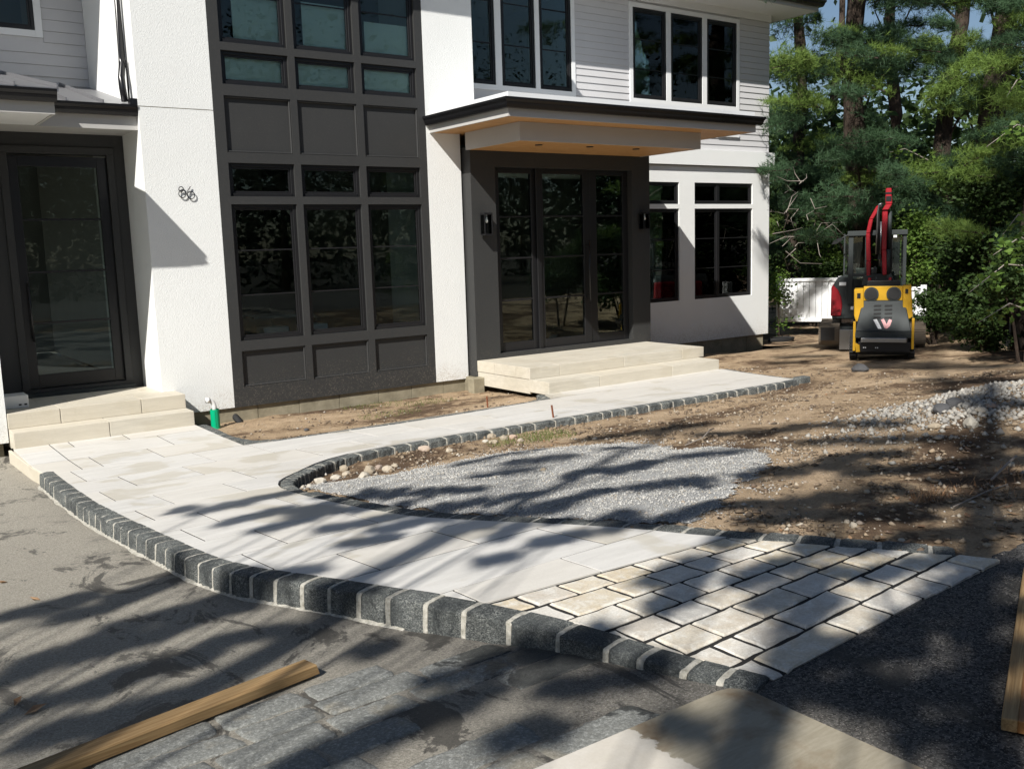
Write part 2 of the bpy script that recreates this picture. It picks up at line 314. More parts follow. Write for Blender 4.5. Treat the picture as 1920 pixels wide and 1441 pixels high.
m_dry = M('dry_leaves', (.3, .14, .05), .8); t = NT(m_dry); t.color(t.ramp(t.n('ShaderNodeNewGeometry').outputs['Random Per Island'], [(0, (.20, .10, .05)), (.5, (.34, .21, .11)), (1, (.14, .09, .06))]))
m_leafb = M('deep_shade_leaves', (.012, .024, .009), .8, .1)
m_grass = foliage('weeds', (.07, .11, .025), (.12, .15, .04), (.2, .19, .07))
m_bark = M('bark', (.06, .045, .035), .95, .2); t = NT(m_bark); w = t.co('World', (8, 8, 1.6)); t.color(t.ramp(t.noise(w, 2.5, 7, .7, .6), [(.3, (.022, .017, .014)), (.6, (.075, .055, .042)), (.85, (.15, .115, .09))])); t.bump(t.noise(w, 3, 7, .7), 1.0, .05)
m_deadwood = M('dead_branch', (.25, .22, .19), .9, .2)

# ================================================================ TERRAIN
def sst(a, b, x): t_ = max(0, min(1, (x - a) / (b - a))); return t_ * t_ * (3 - 2 * t_)
OUT_PX_KERB = [(100, 883), (115, 895), (145, 918), (176.7, 940), (220, 963), (260, 980), (300, 997.5), (333, 1014), (358, 1023), (400, 1042.5), (416.7, 1047.5), (441.7, 1055), (466.7, 1061.7), (513, 1068), (550, 1074), (583, 1078), (616.7, 1081.7), (646.7, 1085.5), (693, 1092.5), (750, 1102.5), (800, 1110), (825, 1114), (883, 1124), (921.7, 1132), (973, 1143), (1021.7, 1153), (1058, 1162.5), (1088, 1171), (1125, 1182), (1200, 1203), (1266.7, 1224), (1316.7, 1237), (1366.7, 1250), (1416.7, 1262), (1450.8, 1271)]
OUT_PX_APRON = [(1468.5, 1260.8), (1586, 1197), (1613, 1181.7), (1663, 1155.6), (1733, 1118), (1776.7, 1098), (1840, 1066), (1875, 1048.3)]
OUT_PX_BED = [(1796.7, 1039), (1710, 1032.5), (1633, 1026.7), (1563, 1021.7), (1486.7, 1015), (1421.7, 1011), (1363, 1006), (1296.7, 1001), (1213, 993), (1150, 988), (1080, 983.5), (1021.7, 980.5), (960, 978), (916, 976), (850, 972), (800, 969), (758, 965), (683, 952.5), (640, 944), (600, 935), (575, 929.5), (541.7, 920), (527, 914), (521, 908), (523, 901), (532, 895), (550, 886.7), (567, 878.5), (590, 868), (616.7, 859), (653, 849.5), (698, 840.5), (735, 833.5), (768, 827.5), (810, 820.5), (876.7, 809.5), (920, 803), (1006.7, 789.5), (1040, 784), (1156.7, 765), (1223, 754), (1281.7, 745), (1356.7, 733), (1423, 722), (1487.5, 710)]
OUT_PX_BACK = [(1347.5, 693.6)]
OUT_PX_REAR = [(1051.7, 745), (1006.7, 752), (881.7, 773), (840, 779.5), (735, 796), (616.7, 812), (516.7, 826.7), (456.7, 834.5), (412, 816)]
kerb_in = [hit(*p) for p in OUT_PX_KERB]; apron_edge = [hit(*p) for p in OUT_PX_APRON]; bed_in = [hit(*p) for p in OUT_PX_BED]
STEPY = 10.552; LSTEPY = 11.86
land_l = [(1.54, LSTEPY), hit(62, 876), hit(84, 888)]
rear = [hit(*p) for p in OUT_PX_REAR]
OUTLINE = land_l + kerb_in + apron_edge + bed_in + [(11.80, STEPY), (8.13, STEPY)] + rear + [(3.595, LSTEPY)]
def inside(x, y, poly):
    c = False; j = len(poly) - 1
    for i in range(len(poly)):
        xi, yi = poly[i]; xj, yj = poly[j]
        if (yi > y) != (yj > y) and x < (xj - xi) * (y - yi) / (yj - yi) + xi: c = not c
        j = i
    return c
TIP = apron_edge[-1]
def drop(y): return float(np.interp(y, [2.1, 2.5, 3.1, 3.6, 5.5, 8.7, 12], [.012, .042, .105, .14, .12, .12, .15]))
DRIVE = [(-14, -10), (16, -10), (16, TIP[1] - .2), TIP] + apron_edge[::-1][1:] + kerb_in[::-1] + [land_l[2], land_l[1], (1.50, 11.9), (1.4, 13.2), (-14, 13.2)]
BEDP = bed_in + [TIP]
def gz(x, y):
    base = zw(y) + float(np.interp(y, [2.0, 4.5, 6.2, 8.0, 9.6, 12.6, 13.9, 18], [-.025, -.03, -.075, -.10, -.06, -.16, -.29, -.12]))
    if y < 9.6 and x > 9: base += 0
    n = noise.fractal(Vector((x * .9, y * .9, 3.1)), 1.0, 2.0, 4) * .026 + noise.noise(Vector((x * 5, y * 7, 0))) * .013
    base += n
    px_, py_ = PILE; dd = math.hypot(x - px_, (y - py_) * 1.1)
    base += .34 * math.exp(-(dd / 1.15) ** 2) + .10 * math.exp(-(math.hypot(x - px_ + 1.2, y - py_ + .5) / .5) ** 2)
    if x > 26: base += (x - 26) * .03
    return base
PILE = (0, 0); PILE = hit(1905, 790)
def under(x, y): return inside(x, y, OUTLINE) or inside(x, y, DRIVE)
def grid(name, x0, x1, y0, y1, st, zf, keep, mat, **kw):
    xs = np.arange(x0, x1 + st * .5, st); ys = np.arange(y0, y1 + st * .5, st); V = []; idx = {}
    F = []
    for i, x in enumerate(xs[:-1]):
        for j, y in enumerate(ys[:-1]):
            if not keep(x + st / 2, y + st / 2): continue
            q = []
            for a, b in ((0, 0), (1, 0), (1, 1), (0, 1)):
                k = (i + a, j + b)
                if k not in idx: idx[k] = len(V); V.append((xs[k[0]], ys[k[1]], zf(xs[k[0]], ys[k[1]])))
                q.append(idx[k])
            F.append(q)
    return npmesh(name, V, F, mat, smooth=True, **kw)
HOUSE = [(1.5, 12.75), (3.4, 12.75), (3.4, 12.65), (17.0, 12.65), (17, 24), (-6, 24), (-6, 12.75)]
def near_under(x, y):
    return all(under(x + a, y + b) for a, b in ((.09, 0), (-.09, 0), (0, .09), (0, -.09)))
grid('ground', 1.6, 15.2, 2.0, 14.0, .07, gz, lambda x, y: not near_under(x, y), m_dirt, kind='structure')
grid('ground', 14.8, 32, 2.0, 30, .3, lambda x, y: gz(x, y) - (.03 if x < 15.1 and y < 14 else 0), lambda x, y: not inside(x, y, HOUSE), m_dirt, kind='structure')
MB().quad((-260, -260, -.45), (260, -260, -.45), (260, 260, -.45), (-260, 260, -.45)).build('terrain', m_forest, kind='structure')
grid('ground', 15, 60, -16, 2.3, .9, lambda x, y: zw(y) - .06 + .05 * noise.noise(Vector((x, y, 0))), lambda x, y: True, m_forest, kind='structure')
def dzf(x, y):
    z = zw(y) - drop(y) + .0015 * noise.noise(Vector((x * 1.3, y * 1.3, 0)))
    return z
drive = grid('driveway', -14, 16, -9.6, 13.2, .15, dzf, lambda x, y: inside(x, y, DRIVE) or any(inside(x + a, y + b, DRIVE) for a, b in ((.16, 0), (-.16, 0), (0, .16), (0, -.16))), m_asph, kind='structure')

# ================================================================ PAVING
def clip(poly, a, b, c):      # keep a*x+b*y >= c
    out = []
    for i in range(len(poly)):
        p, q = poly[i], poly[(i + 1) % len(poly)]; dp = a * p[0] + b * p[1] - c; dq = a * q[0] + b * q[1] - c
        if dp >= 0: out.append(p)
        if (dp >= 0) != (dq >= 0): t_ = dp / (dp - dq); out.append((p[0] + (q[0] - p[0]) * t_, p[1] + (q[1] - p[1]) * t_))
    return out
def area(p): return abs(sum(p[i][0] * p[(i + 1) % len(p)][1] - p[(i + 1) % len(p)][0] * p[i][1] for i in range(len(p)))) / 2
# course lines of the big slabs and of the tumbled apron, surveyed in the photograph
CL = [[(26.4, 841.3), (367.8, 797)], [(98, 843), (316, 816.5)], [(166, 856.3), (327.5, 833.3)], [(190.8, 874.3), (456.7, 834.2)], [(157.5, 902.5), (616.7, 831.7)], [(185.8, 921.3), (593.3, 855)], [(217.2, 938.7), (550, 886.7)], [(253.3, 956.7), (518.3, 910)], [(292.5, 974.2), (369.2, 960)], [(338, 991.7), (572.5, 945)], [(390, 1012.2), (639.2, 959.7)], [(452.5, 1038), (758.3, 965.8)], [(526.7, 1062.8), (805.8, 993.3)], [(650, 1084.2), (1020, 980.8)], [(848.3, 1105.8), (1196.7, 998.3)], [(916.7, 1129.2), (1346.7, 1010.8)],
      [(980, 1143.3), (1418, 1013)], [(1058, 1162.5), (1488, 1016)], [(1128, 1184), (1560, 1022.5)], [(1203, 1202.5), (1630, 1028)], [(1285, 1226.7), (1705, 1034)], [(1371.7, 1248), (1785, 1041.7)], [(1450, 1276), (1885, 1047)]]
JL = {0: [(92.5, 833.7), (127.5, 828.3), (230.8, 815.5)], 1: [(92.5, 833.7), (300, 819.2)], 2: [(92.5, 833.7), (166, 856.3), (276, 841.2)], 3: [(132.5, 883.7), (361.7, 849.2), (466.7, 834.2), (741.7, 795.8), (658, 808), (870, 776), (970, 762.5)], 4: [(221.7, 893), (340, 873.8), (555.8, 841.7), (650, 825.8), (823, 800), (930, 786), (1048, 765), (1160, 749), (1262, 734)], 5: [(185.8, 921.3), (435.3, 881.2)], 6: [(289, 928.3), (417.5, 906.2)], 7: [(253.3, 956.7)], 8: [(369.2, 960), (531.7, 937.5)], 9: [(338, 991.7)], 10: [(478.3, 994.5), (639.2, 959.7)], 11: [(452.5, 1038)], 12: [(646.7, 1043), (805.8, 993.3)], 13: [(999.2, 988.3)], 14: [(848.3, 1105.8), (1049.2, 1045.5)],
      15: [(967.5, 1117.5), (1040.8, 1094.7), (1113, 1075.5), (1185, 1056.7), (1236.7, 1043), (1303, 1025), (1365, 1008)], 16: [(1030, 1132.5), (1141.7, 1100.8), (1215, 1079), (1285, 1058), (1333, 1042.5), (1393, 1021.7)], 17: [(1156.7, 1133), (1231.7, 1110), (1283, 1091.7), (1353, 1069), (1415, 1046), (1463, 1029)], 18: [(1153, 1178), (1233, 1151), (1306.7, 1125), (1376.7, 1096.7), (1445, 1071), (1495, 1051.7), (1553, 1030)], 19: [(1230, 1199), (1305, 1171), (1380, 1138), (1466.7, 1101), (1533, 1071), (1580, 1051.7), (1628, 1030)], 20: [(1335, 1209), (1378, 1191.7), (1451.7, 1156), (1553, 1106), (1613, 1076.7), (1671.7, 1056)], 21: [(1409, 1232.7), (1543, 1162), (1606.7, 1128), (1673, 1101), (1723, 1080), (1775, 1050)]}
EXTRA = {0: [6.9, 8.4, 9.7, 10.8], 1: [9.1, 10.3, 11.2], 2: [8.7, 9.9, 11.5]}
lines = []
for l in CL:
    a, b = hit(*l[0]), hit(*l[1]); s = (b[1] - a[1]) / (b[0] - a[0]); s = max(-.05, min(.05, s)) if len(lines) < 15 else s
    lines.append((a, s))
lines[0] = ((1.5, LSTEPY), 0.0)
for k in (1, 2): lines[k] = (lines[k][0], 0.0)
walk = grid('walkway', 1.4, 4.6, 2.0, 2.2, .1, lambda x, y: zw(y), lambda x, y: False, m_joint, kind='structure') if False else None
tri = geometry.tessellate_polygon([[Vector((p[0], p[1], 0)) for p in OUTLINE]])
bedm = MB()
knots = sorted([k for k in YKN if 1.6 < k < 12.3] + [3.30, 3.42])
for T in tri:
    P = [OUTLINE[i] for i in T]; ks = [-9] + knots + [99]
    for a, b in zip(ks[:-1], ks[1:]):
        q = clip(clip(P, 0, 1, a), 0, -1, -b)
        if len(q) >= 3 and area(q) > 1e-6: bedm.quad(*[(x, y, zw(y) - (.0035 if y > 3.41 else .008)) for x, y in q])
walk = bedm.build('walkway', m_joint, recalc=False, kind='structure')
for p in walk.data.polygons:
    if p.normal.z < 0: p.flip()
def paver(name, poly, thick, mat, ch, rag, step=0, lift=0.0):
    pts = []
    poly = [p for i, p in enumerate(poly) if math.dist(p, poly[i - 1]) > .004]
    if len(poly) < 3: return None
    for i in range(len(poly)):
        p, q = poly[i], poly[(i + 1) % len(poly)]; n = max(1, int(math.dist(p, q) / step)) if step else 1
        for k in range(n): pts.append((p[0] + (q[0] - p[0]) * k / n, p[1] + (q[1] - p[1]) * k / n))
    cx = sum(p[0] for p in pts) / len(pts); cy = sum(p[1] for p in pts) / len(pts)
    jit = [(p[0] + random.uniform(-rag, rag), p[1] + random.uniform(-rag, rag)) for p in pts]
    def inset(p, d): L = math.dist(p, (cx, cy)) or 1; return (p[0] + (cx - p[0]) / L * d, p[1] + (cy - p[1]) / L * d)
    m = MB(); n = len(jit)
    r0 = [(x - cx, y - cy, zw(y) - thick) for x, y in jit]; r1 = [(x - cx, y - cy, zw(y) - ch + lift) for x, y in jit]
    r2 = [(*(lambda q: (q[0] - cx, q[1] - cy))(inset(p, ch * 1.6)), zw(p[1]) + lift) for p in jit]
    rings = [r0, r1, r2]; m.v = [p for r in rings for p in r]
    for a in (0, 1):
        for j in range(n): m.f.append((a * n + j, a * n + (j + 1) % n, (a + 1) * n + (j + 1) % n, (a + 1) * n + j))
    m.f.append(tuple(2 * n + j for j in range(n)))
    zc = zw(cy); m.v = [(x, y, z - zc) for x, y, z in m.v]
    o = m.build(name, mat, walk); o.location = (cx, cy, zc); return o
for c in range(len(lines) - 1):
    (a0, s0), (a1, s1) = lines[c], lines[c + 1]; big = c < 15
    g = .0060 if big else .0095
    if c in (0,): strip = clip([tuple(p) for p in OUTLINE], 0, 1, -99)
    else: strip = OUTLINE
    strip = clip(strip, s0, -1, -(a0[1] - s0 * a0[0]) + g) if c > 0 else strip
    if c < len(lines) - 2: strip = clip(strip, -s1, 1, (a1[1] - s1 * a1[0]) + g)
    if len(strip) < 3: continue
    xs = sorted(hit(*j)[0] for j in JL[c]) + EXTRA.get(c, [])
    xs = [-50] + sorted(xs) + [90]
    for xa, xb in zip(xs[:-1], xs[1:]):
        if xb - xa < .05: continue
        q = clip(clip(strip, 1, 0, xa + g), -1, 0, -xb + g)
        if len(q) >= 3 and area(q) > .0015:
            paver('paving_slab' if big else 'cobble', q, .05, m_slab if big else m_cobble, .0012 if big else .007, .0 if big else .0035, 0 if big else .045, random.uniform(-.001, .0015) if big else random.uniform(-.003, .003))

# limestone edging on the open side of the landing
la = [(1.50, LSTEPY), land_l[1], land_l[2]]
m = MB(); m.loft([[(x - .012, y, zw(y) - .30), (x + .02, y, zw(y) - .30), (x + .02, y, zw(y) - .006), (x - .012, y, zw(y) - .006)] for x, y in la]); m.build('edging_stone', m_step, walk, bevel=.004)

# ---------------------------------------------------------------- kerbs
def arclen(P): s = [0.0]; [s.append(s[-1] + math.dist(P[i], P[i + 1])) for i in range(len(P) - 1)]; return s
def at_s(P, S, s):
    s = max(0, min(S[-1], s))
    for i in range(len(P) - 1):
        if s <= S[i + 1] + 1e-9:
            t_ = (s - S[i]) / max(1e-9, S[i + 1] - S[i]); p = (P[i][0] + (P[i + 1][0] - P[i][0]) * t_, P[i][1] + (P[i + 1][1] - P[i][1]) * t_)
            a = P[max(0, i - 1)]; b = P[min(len(P) - 1, i + 2)]; d = (b[0] - a[0], b[1] - a[1]); L = math.hypot(*d) or 1
            return p, (d[0] / L, d[1] / L)
def smooth(P, n=2):
    for _ in range(n): P = [P[0]] + [((P[i - 1][0] + 2 * P[i][0] + P[i + 1][0]) / 4, (P[i - 1][1] + 2 * P[i][1] + P[i + 1][1]) / 4) for i in range(1, len(P) - 1)] + [P[-1]]
    return P
def kerb(label, cat, P, joints, width, side, depth, topoff=0.0, rough=.006, gap=.011, mort=True, rnd=.02, group=None, prot=.006, wfun=None):
    """P: inner edge (towards paving); side=+1 puts stones on the left of travel; joints: arc lengths"""
    S = arclen(P); c0 = at_s(P, S, S[-1] / 2)[0]
    root = empty('stone_kerb', (c0[0], c0[1], zw(c0[1]) - .1), label=label, cat=cat, group=group)
    def sec(s, w, dz_top, dz_out, r, jt=0.0, e=.003):
        (x, y), (tx, ty) = at_s(P, S, s); nx, ny = -ty * side, tx * side
        prof = [(e, -depth), (e, dz_top), (w * .45, dz_top + .002), (w - r, dz_top - .002), (w - r * .25, dz_top - r * .35), (w, dz_top - r), (w + prot, -depth * .5), (w + prot * .4, -depth)]
        out = []
        for d, z in prof:
            j = (lambda: random.uniform(-.35 * jt, jt)) if d > e else (lambda: 0)
            out.append((x + nx * (d + j()) - c0[0], y + ny * (d + j()) - c0[1], zw(y) + topoff + z + j() * .7 - (zw(c0[1]) - .1)))
        return out
    for a, b in zip(joints[:-1], joints[1:]):
        if b - a < .03: continue
        g = gap * random.uniform(.35, .65); n = 6; dz = random.uniform(.003, .009); w = width * (wfun((a + b) / 2) if wfun else 1) + random.uniform(.001, .008)
        ss = [a + g, a + g + .012] + [a + (b - a) * k / n for k in range(1, n)] + [b - g - .012, b - g]; ss.sort()
        rings = [sec(s, w - (.008 if i in (0, len(ss) - 1) else 0), dz - (.006 if i in (0, len(ss) - 1) else 0), 0, rnd, rough) for i, s in enumerate(ss)]
        MB().loft(rings).build('kerb_stone', m_kerb, root, smooth=False)
    if mort:
        for q in joints[1:-1]:
            h_ = gap * random.uniform(.55, .8); ww = width * (wfun(q) if wfun else 1)
            MB().loft([sec(q - h_, ww + .003, .004, 0, rnd, .0012), sec(q, ww + .006, .006, 0, rnd, .002), sec(q + h_, ww + .003, .004, 0, rnd, .0012)]).build('mortar_joint', m_mortar, root)
    return root, c0
# driveway kerb
PK = smooth([hit(84, 868.5)] * 0 + kerb_in); SK = arclen(PK)
JX = [76.7, 83.5, 93.5, 101, 113, 123, 134, 145, 157, 167.5, 179, 189, 201, 213, 227, 241, 257, 275, 292, 311, 327.5, 348, 372.5, 400, 433, 470, 517, 567, 618, 673, 728, 798, 870, 953, 1047, 1137, 1200, 1280, 1350, 1420]
WK = .125
def outer_px(s, P, S, w, side):
    (x, y), (tx, ty) = at_s(P, S, s); return pix(x - ty * side * w, y + tx * side * w, zw(y))[0]
ss = np.linspace(0, SK[-1], 1500); ox = np.array([outer_px(s, PK, SK, WK, -1) for s in ss])
joints = sorted(set([0.0] + [float(ss[np.argmin(abs(ox - j))]) for j in JX[1:]] + [SK[-1]]))
joints = [j for i, j in enumerate(joints) if i == 0 or j - joints[i - 1] > .05]
kerb1, _ = kerb('curved kerb of split black stone blocks with pale mortar between limestone paving and driveway', 'kerb', PK, joints, WK, -1, .20, -.003, .008, .021, rnd=.019)
# mortar haunch where kerb meets asphalt
hb = MB(); rr = []
for s in np.arange(.02, SK[-1] * .80, .05):
    (x, y), (tx, ty) = at_s(PK, SK, s); nx, ny = ty, -tx; z0 = zw(y) - drop(y); w1 = WK + .024 + .030 * max(0, noise.noise(Vector((s * 3, 0, 0))) + .15) + .008 * noise.noise(Vector((s * 20, 5, 0)))
    rr.append([(x + nx * (WK - .01), y + ny * (WK - .01), z0 - .02), (x + nx * (WK - .01), y + ny * (WK - .01), z0 + .022), (x + nx * (WK + .008), y + ny * (WK + .008), z0 + .013), (x + nx * w1, y + ny * w1, z0 + .003), (x + nx * w1, y + ny * w1, z0 - .02)])
kp = kerb1.location
hb.loft([[(a - kp[0], b - kp[1], c - kp[2]) for a, b, c in r] for r in rr]); hb.build('mortar_haunch', m_mortar, kerb1)
# planting-bed kerb (from far end round the tip to the apron)
PB = smooth(bed_in[::-1]); SB = arclen(PB)
JB = [1487, 1471, 1455, 1437, 1421, 1403, 1382, 1364, 1345, 1328, 1305, 1283, 1262, 1240, 1217, 1194, 1172, 1147, 1130, 1102, 1078, 1042, 1003, 978, 953, 923, 893, 865, 837, 803, 770, 740, 708, 677, 647, 627, 608, 592, 577.5]
ss = np.linspace(0, SB[-1], 2500); ox = np.array([outer_px(s, PB, SB, .10, 1) for s in ss])
tipi = int(np.argmin(ox)); jb = [0.0] + [float(ss[np.argmin(abs(ox[:tipi] - j))]) for j in JB[1:]]
s_ = jb[-1]
while s_ < SB[-1] - .2: s_ += random.uniform(.17, .24) if s_ > ss[tipi] + .3 else .10; jb.append(s_)
jb.append(SB[-1]); jb = sorted(jb); jb = [j for i, j in enumerate(jb) if i == 0 or j - jb[i - 1] > .045]
# side: bed lies on the right of travel when going from far end to tip
kerb2, _ = kerb('curved black stone kerb edging the bare planting bed around its rounded tip', 'kerb', PB, jb, .10, +1, .19, -.012, .007, .018, rnd=.018, wfun=lambda q: 1.0 if q < ss[tipi] + .6 else 1.5)
# strip edging between walkway and house bed
PR = smooth([(3.62, LSTEPY)] + rear[::-1] + [(8.10, STEPY - .02)], 1); SR = arclen(PR); j_ = [0.0]
while j_[-1] < SR[-1] - .25: j_.append(j_[-1] + random.uniform(.2, .3))
j_.append(SR[-1])
kerb3, _ = kerb('low dark stone edging between the pale walkway and the soil strip under the tall windows', 'kerb', PR, j_, .11, +1, .15, -.012, .006, .008, rnd=.02)
# far end of the walkway
PE = [(11.82, STEPY + .0), bed_in[-1]]; SE = arclen(PE); j_ = [k * .21 for k in range(int(SE[-1] / .21) + 1)] + [SE[-1] + .0]
kerb4, _ = kerb('short run of rough stone kerb closing the far right end of the walkway', 'kerb', PE, j_, .10, +1, .16, -.015, .009, .011, rnd=.025)
_o = MB().box(-.11, .13, -.07, .07, -.12, .04).build('kerb_stone', m_kerb, kerb4, bevel=.02, seg=2); _o.location = Vector((bed_in[-1][0] + .20, bed_in[-1][1] + .02, zw(bed_in[-1][1]) - .03)) - kerb4.location

# ---------------------------------------------------------------- grey setts let into the driveway
fz = lambda x, y: zw(y) - drop(y)
A0, A1 = hit(264, 1390, fz), hit(690, 1250, fz); L_ = math.dist(A0, A1); ux, uy = (A1[0] - A0[0]) / L_, (A1[1] - A0[1]) / L_; vx, vy = uy, -ux
REG = [hit(*p, fz) for p in [(60, 1480), (262, 1389), (410, 1352), (545, 1299), (690, 1251), (800, 1226), (905, 1206), (1000, 1212), (1120, 1232), (1240, 1262), (1310, 1285), (1290, 1304), (1195, 1348), (1100, 1403), (1035, 1436), (1000, 1500), (300, 1560)]]
rw = .182
for rI in range(-3, 9):
    s_ = -1.2 + random.uniform(0, .25)
    while s_ < 3.2:
        ln = random.uniform(.30, .47); g = .008; w_ = rw
        loc = lambda a, b: (A0[0] + ux * a + vx * b, A0[1] + uy * a + vy * b)
        q = [loc(s_ + g, rI * rw + g), loc(s_ + ln - g, rI * rw + g * random.uniform(.6, 1.3)), loc(s_ + ln - g, (rI + 1) * rw - g), loc(s_ + g * random.uniform(.5, 1.6), (rI + 1) * rw - g * random.uniform(.5, 1.5))]
        q = [(a + random.uniform(-.009, .009), b + random.uniform(-.009, .009)) for a, b in q]; cx, cy = loc(s_ + ln / 2, (rI + .5) * rw); s_ += ln
        if not inside(cx, cy, REG) or sum(inside(*p, REG) for p in q) < 2: continue
        px_ = pix(cx, cy, fz(cx, cy))[0]
        if px_ > 780 and random.random() < .18: continue
        pts = []
        for i in range(4):
            a, b = q[i], q[(i + 1) % 4]; n = max(2, int(math.dist(a, b) / .035))
            for k in range(n):
                cr = .006 if k == 0 else 0
                p = (a[0] + (b[0] - a[0]) * k / n, a[1] + (b[1] - a[1]) * k / n); dd = math.dist(p, (cx, cy)); jt = random.uniform(-.006, .004) - cr
                pts.append((p[0] + (p[0] - cx) / dd * jt, p[1] + (p[1] - cy) / dd * jt))
        n = len(pts); zc = fz(cx, cy); lift = (.007 if px_ < 780 else .003) + random.uniform(-.003, .004)
        m = MB(); ins = lambda p, d: (p[0] + (cx - p[0]) * d, p[1] + (cy - p[1]) * d)
        for d, zz in ((0, -.05), (0, lift - .010), (.035, lift - .002), (.12, lift)):
            m.v += [((lambda e: (e[0] - cx, e[1] - cy, fz(*e) - zc + zz + (random.uniform(-.0025, .0025) if zz > lift - .01 else 0)))(ins(p, d))) for p in pts]
        for a in range(3):
            for j in range(n): m.f.append((a * n + j, a * n + (j + 1) % n, (a + 1) * n + (j + 1) % n, (a + 1) * n + j))
        m.v.append((0, 0, lift)); 
        for j in range(n): m.f.append((3 * n + j, 3 * n + (j + 1) % n, 4 * n))
        o = m.build('paving_sett', m_sett, drive, smooth=True); o.location = (cx, cy, zc)

# loose lumber
def lumber():
    e = hit(600, 1268, fz); s0 = hit(262, 1405, fz); L = math.dist(e, s0); tx, ty = (s0[0] - e[0]) / L, (s0[1] - e[1]) / L; LL = 2.4
    ang = math.atan2(ty, tx); m = MB(); W_, H_ = .089, .040; r = .005
    prof = [(0, 0), (0, H_ - r), (r, H_), (W_ - r, H_), (W_, H_ - r), (W_, 0)]
    rings = [[(x + (0 if x else 0), -y, z) for y, z in prof] for x in (0.0, LL)]
    rings[0] = [(.012 if (z > H_ * .6) else 0, -y, z) for y, z in prof]
    o = m.loft(rings).build('lumber_plank', m_lumber, None, label='long weathered pine plank lying flat on the driveway beside the grey setts', cat='plank')
    zc = fz(*e); o.location = (e[0], e[1], zc + .014); dz = fz(e[0] + tx * LL, e[1] + ty * LL) - zc
    o.rotation_euler = (0, -math.atan2(dz, LL), ang)
lumber()
# flat damp slab, bottom of the picture
def flat_slab():
    a = Vector((*hit(1376, 1291, fz), 0)); b = Vector((*hit(1020, 1446, fz), 0)); c = Vector((*hit(1722, 1450, fz), 0))
    u = (b - a).normalized(); v = (c - a).normalized(); LB, LC = 1.25, 1.0
    pts = [a + u * .09 + v * .006, a + u * .045 + v * .018, a + u * .018 + v * .045, a + v * .1 + u * .004, a + v * LC, a + v * LC + u * LB, a + u * LB]
    zc = fz(a.x, a.y); n = len(pts); m = MB()
    for zz, k in ((-.02, 0), (.022, 0), (.026, .004)):
        cen = sum(pts, Vector()) / n
        m.v += [tuple((p + (cen - p).normalized() * k - a) + Vector((0, 0, zz + fz(p.x, p.y) - zc))) for p in pts]
    for r in (0, 1):
        for j in range(n): m.f.append((r * n + j, r * n + (j + 1) % n, (r + 1) * n + (j + 1) % n, (r + 1) * n + j))
    m.f.append(tuple(2 * n + j for j in range(n)))
    o = m.build('stone_slab', m_wetslab, None, label='large flat tan stone slab lying on the asphalt, mostly damp with one dry pale corner', cat='stone slab'); o.location = (a.x, a.y, zc)
    dx = hit(1185, 1385, fz)[0]
    for e, off in zip(DRYRAMP.color_ramp.elements, (0, .008)): e.position = max(0, min(1, dx + .06 + off)) if 0 < dx < .9 else e.position
    return dx
DRYX = flat_slab()
_mt = m_wetslab.node_tree; _r = DRYRAMP; _src = _r.inputs[0].links[0].from_socket
_s = _mt.nodes.new('ShaderNodeMath'); _s.operation = 'SUBTRACT'; _s.inputs[1].default_value = DRYX - .5 + .06; _mt.links.new(_src, _s.inputs[0]); _mt.links.new(_s.outputs[0], _r.inputs[0])
_r.color_ramp.elements[0].position = .5; _r.color_ramp.elements[1].position = .506
# panelled board at the right edge
def board():
    a = Vector((*hit(1876, 1375, fz), 0)); b = Vector((*hit(1918, 1085, fz), 0)); L = (b - a).length; ang = math.atan2((b - a).y, (b - a).x)
    root = empty('wooden_door', (a.x, a.y, fz(a.x, a.y) + .012), ang, label='orange brown wooden door panel lying flat on the asphalt at the right edge', cat='wooden door')
    W_ = .85
    for i, (x0, x1, y0, y1) in enumerate([(0, L, -.045, 0), (0, L, -W_, -W_ + .1), (0, .11, -W_ + .1, -.045), (L - .1, L, -W_ + .1, -.045), (L * .48, L * .55, -W_ + .1, -.045)]):
        MB().box(x0, x1, y0, y1, 0, .042).build('door_stile' if i < 2 else 'door_rail', m_lumber if i == 0 else m_oldwood, root, bevel=.003)
    for x0, x1 in ((.11, L * .48), (L * .55, L - .1)): MB().box(x0, x1, -W_ + .1, -.045, .006, .030).build('door_panel', m_oldwood, root, bevel=.002)
    for x0, x1 in ((.11, L * .48), (L * .55, L - .1)): MB().box(x0, x1, -.062, -.045, .03, .040).box(x0, x0 + .018, -W_ + .1, -.062, .03, .040).build('panel_moulding', m_oldwood, root, bevel=.002)
board()

# ---------------------------------------------------------------- gravel patch, loose stones
GP = [hit(*p, gz) for p in [(560, 918), (640, 903), (700, 893), (762, 884), (840, 871), (900, 856), (980, 846), (1060, 838), (1130, 833), (1200, 832), (1270, 842), (1330, 838), (1420, 843), (1446, 862), (1420, 890), (1372, 925), (1345, 955), (1290, 982), (1200, 982), (1100, 977), (1000, 972), (900, 966), (800, 958), (700, 942), (620, 925)]]
def gmound(x, y):
    d = min(math.dist((x, y), p) for p in GPD); return gz(x, y) + .004 + .035 * sst(0, .5, d) + .012 * noise.noise(Vector((x * 4, y * 4, 9)))
GPD = []; S_ = arclen(GP + [GP[0]])
for k in np.arange(0, S_[-1], .12): GPD.append(at_s(GP + [GP[0]], S_, k)[0])
bx = [min(p[0] for p in GP), max(p[0] for p in GP), min(p[1] for p in GP), max(p[1] for p in GP)]
grid('gravel_patch', bx[0], bx[1], bx[2], bx[3], .07, gmound, lambda x, y: inside(x + .06 * noise.noise(Vector((x * 5, y * 5, 0))), y + .06 * noise.noise(Vector((x * 5, y * 5, 4))), GP), m_gravbase, kind='stuff', label='pale grey crushed gravel spread over the soil inside the curved kerb', cat='gravel')
